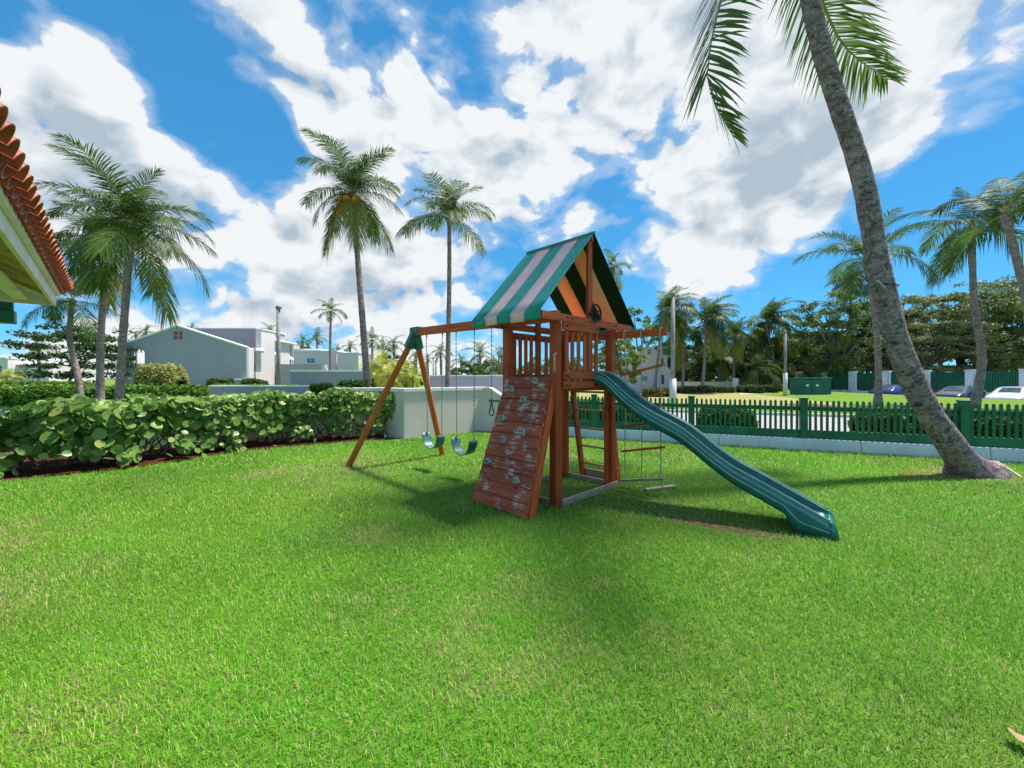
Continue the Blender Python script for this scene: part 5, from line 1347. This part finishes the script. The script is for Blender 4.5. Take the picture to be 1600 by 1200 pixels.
m = MB(); m.box((X(1236), Y8, -.1), (X(1290), Y8+8, Z(562))); part('body', m, M['wall'], h8)
for i in range(4):
    for j in range(2):
        m = MB(); m.box((X(1240+12*i), Y8-.05, Z(575+14*j)), (X(1246+12*i), Y8-.003, Z(567+14*j))); part('window', m, M['glass'], h8)

# ------------------------------------------------------------------ panel wall, cabinet, poles
W0, W1 = Vector((35.0, 44.5, -.55)), Vector((39.4, 26.9, -.55)); wd_ = (W1-W0).normalized(); wl = (W1-W0).length; npan = 6; stp = wl/npan
pw = thing('panel_wall', 'long wall of green slatted panels between white pillars behind the cars', 'wall', (W0+W1)/2)
wn = Vector((-wd_.y, wd_.x, 0))
if wn.x > 0: wn = -wn
m = MB(); m.beam(W0-wd_*14+UZ*.35, W1+wd_*1+UZ*.35, .3, .7); part('plinth', m, M['base_white'], pw)
for i in range(-4, npan+1):
    c = W0+wd_*(stp*i); m = MB(); m.beam(c, c+UZ*2.62, .62, .5, wd_); part('pillar', m, M['base_white'], pw, .02)
    m = MB(); m.beam(c+UZ*2.622, c+UZ*2.70, .70, .58, wd_); part('pillar_cap', m, M['base_white'], pw, .02)
    if i == npan: break
    a, b = c+wd_*.36, c+wd_*(stp-.36); m = MB()
    m.beam(a+UZ*1.62, b+UZ*1.62, .03, 1.80); part('panel', m, M['util_green'], pw)
    m = MB(); n = int((b-a).length/.15)
    for k in range(n):
        p = a.lerp(b, (k+.5)/n)+wn*.04; m.beam(p+UZ*.72, p+UZ*2.50, .09, .04, wn)
    o = part('slats', m, M['fence_green'], pw); o['kind'] = 'stuff'
ub = thing('utility_cabinet', 'dark green twin door utility cabinet on the far lawn', 'cabinet', (PXm(1276, 34), 34.6, 0)); Yu = 34.
X = lambda px: PXm(px, Yu); Z = lambda py: PZm(py, Yu)
m = MB(); m.box((X(1254), Yu, 0), (X(1299), Yu+1.6, Z(592))); part('body', m, M['util_green'], ub, .03)
m = MB(); m.box((X(1253), Yu-.08, Z(592)), (X(1300), Yu+1.68, Z(590))); part('lid', m, M['util_green'], ub, .03)
for a, b in ((1255, 1267), (1268, 1284)):
    m = MB(); m.box((X(a), Yu-.05, .15), (X(b), Yu-.003, Z(594))); d_ = part('door', m, M['util_green'], ub, .01)
    m = MB(); cxx = (a+b)/2; m.box((X(cxx-2), Yu-.07, Z(603.5)), (X(cxx+2), Yu-.053, Z(600.5))); part('label_plate', m, M['trim'], d_)
m = MB(); m.box((X(1252), Yu-.2, -.02), (X(1302), Yu+1.9, .05)); part('pad', m, M['concrete'], ub, .01)
def pole(label, px, top, Y, r_, arm=None, wb=None):
    b = Vector((PXm(px, Y), Y, 0)); t = thing('lamp_pole', label, 'pole', b, 'grey lamp poles'); zt = PZm(top, Y)
    m = MB(); m.tube([b-UZ*.05, b+UZ*zt], [r_, r_*.85], 10); part('shaft', m, M['metal_pole'], t, smooth=True)
    if wb:
        m = MB(); m.tube([b-UZ*.02, b+UZ*wb], [r_*1.5, r_*1.4], 12); part('base_sleeve', m, M['pole_white'], t, smooth=True)
    m = MB(); c = b+UZ*zt; m.tube([c-UZ*.02, c+UZ*.10, c+UZ*.16], [r_*1.15, r_*1.15, r_*.6], 10); part('cap', m, M['metal_pole'], t)
    if arm:
        m = MB(); m.beam(c-UZ*.08, c+Vector((arm, 0, -.05)), .12, .10); part('lamp_arm', m, M['metal_pole'], t, .01)
    else:
        m = MB(); m.beam(c+UZ*.02-Vector((.14, 0, 0)), c+UZ*.02+Vector((.16, 0, 0)), .1, .05); part('crossbar', m, M['metal_pole'], t)
pole('grey pole with crossbar top standing before the stepped houses', 435, 482, 20, .105)
pole('tall grey lamp pole with white base right of the canopy', 1051.5, 461, 19, .105, arm=-.28, wb=1.45)
pole('distant grey lamp pole left of the utility cabinet', 1227, 519, 33, .11, arm=-.45, wb=1.9)
pole('thin far pole right of the A-frame legs', 681, 565, 40, .10); pole('thinner far pole between the first swing chains', 677, 560, 46, .08)

# ------------------------------------------------------------------ parked cars
def m_paint(name, c):
    t = MT(name); t.fin(t.mix(t.noise(t.pos(), 3, 2), sc(c, .9), sc(c, 1.1)), .25, .5, .2); t.b.inputs['Coat Weight'].default_value = .8; t.b.inputs['Coat Roughness'].default_value = .05; return t.m
M['head'] = m_plain('headlight_lens', (.75, .77, .78), .1, .05, 4, .6); M['tail'] = m_plain('tail_lamp_red', (.45, .02, .02), .2, .1)
M['tyre'] = m_plain('tyre_rubber', (.02, .02, .02), .8, .2); M['rim'] = m_plain('alloy_rim', (.5, .5, .52), .3, .1, 4, .5, .8)
def car(label, loc, rz, paint, h=1.45, Lc=4.4, Wc=1.8, group='cars parked along the panel wall'):
    t = thing('parked_car', label, 'car', loc, group); t.rotation_euler = (0, 0, rz)
    #        x      low   belt  top   half-width(belt) half-width(top)
    st = [(-.50, .45, .66, .70, .70, .62), (-.485, .28, .84, .90, .84, .74), (-.40, .22, .95, 1.03, .90, .74), (-.33, .22, .97, 1.22, .90, .70), (-.20, .22, .97, h-.03, .90, .64), (-.02, .22, .96, h, .90, .62), (.10, .22, .95, h-.04, .90, .63),
          (.25, .22, .94, 1.05, .90, .74), (.30, .22, .92, .97, .90, .78), (.42, .24, .82, .87, .87, .76), (.485, .30, .68, .74, .78, .66), (.50, .42, .58, .62, .66, .58)]
    k = Wc/1.8; rows = []
    for x, lo, be, tp_, wb_, wt in st:
        X_ = x*Lc; wb_ *= k; wt *= k
        rows.append([Vector((X_, -wb_*.86, lo)), Vector((X_, -wb_*.98, lo+.1)), Vector((X_, -wb_, (lo+be)/2)), Vector((X_, -wb_*.96, be)), Vector((X_, -wt, tp_-.05*(tp_ > 1.1))), Vector((X_, -wt*.8, tp_)), Vector((X_, 0, tp_+.015)),
                     Vector((X_, wt*.8, tp_)), Vector((X_, wt, tp_-.05*(tp_ > 1.1))), Vector((X_, wb_*.96, be)), Vector((X_, wb_, (lo+be)/2)), Vector((X_, wb_*.98, lo+.1)), Vector((X_, wb_*.86, lo)), Vector((X_, -wb_*.86, lo))])
    def lp(name, mb, mat, parent=t, smooth=False, bev=0):
        me = mb.mesh(name); me.materials.append(M[mat] if isinstance(mat, str) else mat)
        if smooth: me.polygons.foreach_set('use_smooth', [True]*len(me.polygons))
        return link(name, me, parent)
    m = MB(); m.grid(rows); m.face([m.v.index(p) if False else i for i, p in enumerate(rows[0][:-1])]); nb = (len(rows)-1)*14; m.face([nb+i for i in range(13)]); o = lp('body', m, paint, smooth=True)
    def pane(name, i0, i1, j0, j1, f0=.08, f1=.92, g0=.1, g1=.9):
        a, b, c, d = rows[i0][j0], rows[i1][j0], rows[i1][j1], rows[i0][j1]
        def bl(u, v): return (a*(1-u)+b*u)*(1-v)+(d*(1-u)+c*u)*v
        q = [bl(f0, g0), bl(f1, g0), bl(f1, g1), bl(f0, g1)]; n = (q[1]-q[0]).cross(q[3]-q[0]).normalized(); ctr = sum(q, Vector())/4
        if n.dot(ctr-Vector((0, 0, .7))) < 0: n = -n
        m = MB(); m.prism([p+n*.012 for p in q], n*.01); lp(name, m, 'glass')
    pane('windscreen', 6, 7, 5, 7); pane('rear_window', 3, 4, 5, 7)
    for j in ((3, 4), (9, 8)):
        pane('side_window', 4, 5, *j); pane('side_window', 5, 6, *j); pane('quarter_window', 3, 4, *j)
    for sx in (-.30, .31):
        for sy in (-1, 1):
            w = MB(); w.tube([Vector((sx*Lc, sy*(.90*k-.20), .32)), Vector((sx*Lc, sy*(.90*k+.012), .32))], .32, 18); wo = lp('wheel', w, 'tyre')
            w = MB(); w.tube([Vector((sx*Lc, sy*(.90*k+.0), .32)), Vector((sx*Lc, sy*(.90*k+.022), .32))], .21, 14); lp('rim', w, 'rim', wo)
    for sy in (-1, 1):
        m = MB(); m.obox((Lc*.468, sy*.60*k, .70), ((1, 0, 0), (0, 1, 0), (0, 0, 1)), (.05, .17, .055)); lp('headlight', m, 'head')
        m = MB(); m.obox((-Lc*.482, sy*.62*k, .80), ((1, 0, 0), (0, 1, 0), (0, 0, 1)), (.04, .14, .07)); lp('tail_light', m, 'tail')
        m = MB(); m.obox((Lc*.16, sy*(.98*k), .98), ((1, 0, 0), (0, 1, 0), (0, 0, 1)), (.05, .09, .06)); lp('mirror', m, paint)
    m = MB(); m.obox((-Lc*.492, 0, .72), ((1, 0, 0), (0, 1, 0), (0, 0, 1)), (.015, .24, .07)); lp('number_plate', m, 'trim')
    m = MB(); m.obox((Lc*.492, 0, .56), ((1, 0, 0), (0, 1, 0), (0, 0, 1)), (.02, .42, .07)); lp('grille', m, 'black')
car('blue hatchback seen from behind, leftmost of the parked cars', (33.4, 34.6, -.545), R(20), m_paint('blue_car_paint', (.01, .035, .17)))
car('dark car with its windscreen facing the lawn, left of the pale palm trunk', (33.2, 29.4, -.545), R(200), m_paint('dark_car_paint', (.02, .022, .05)))
car('silver car at the right edge of the parked row', (33.2, 26.2, -.545), R(205), m_paint('silver_car_paint', (.55, .56, .58)))
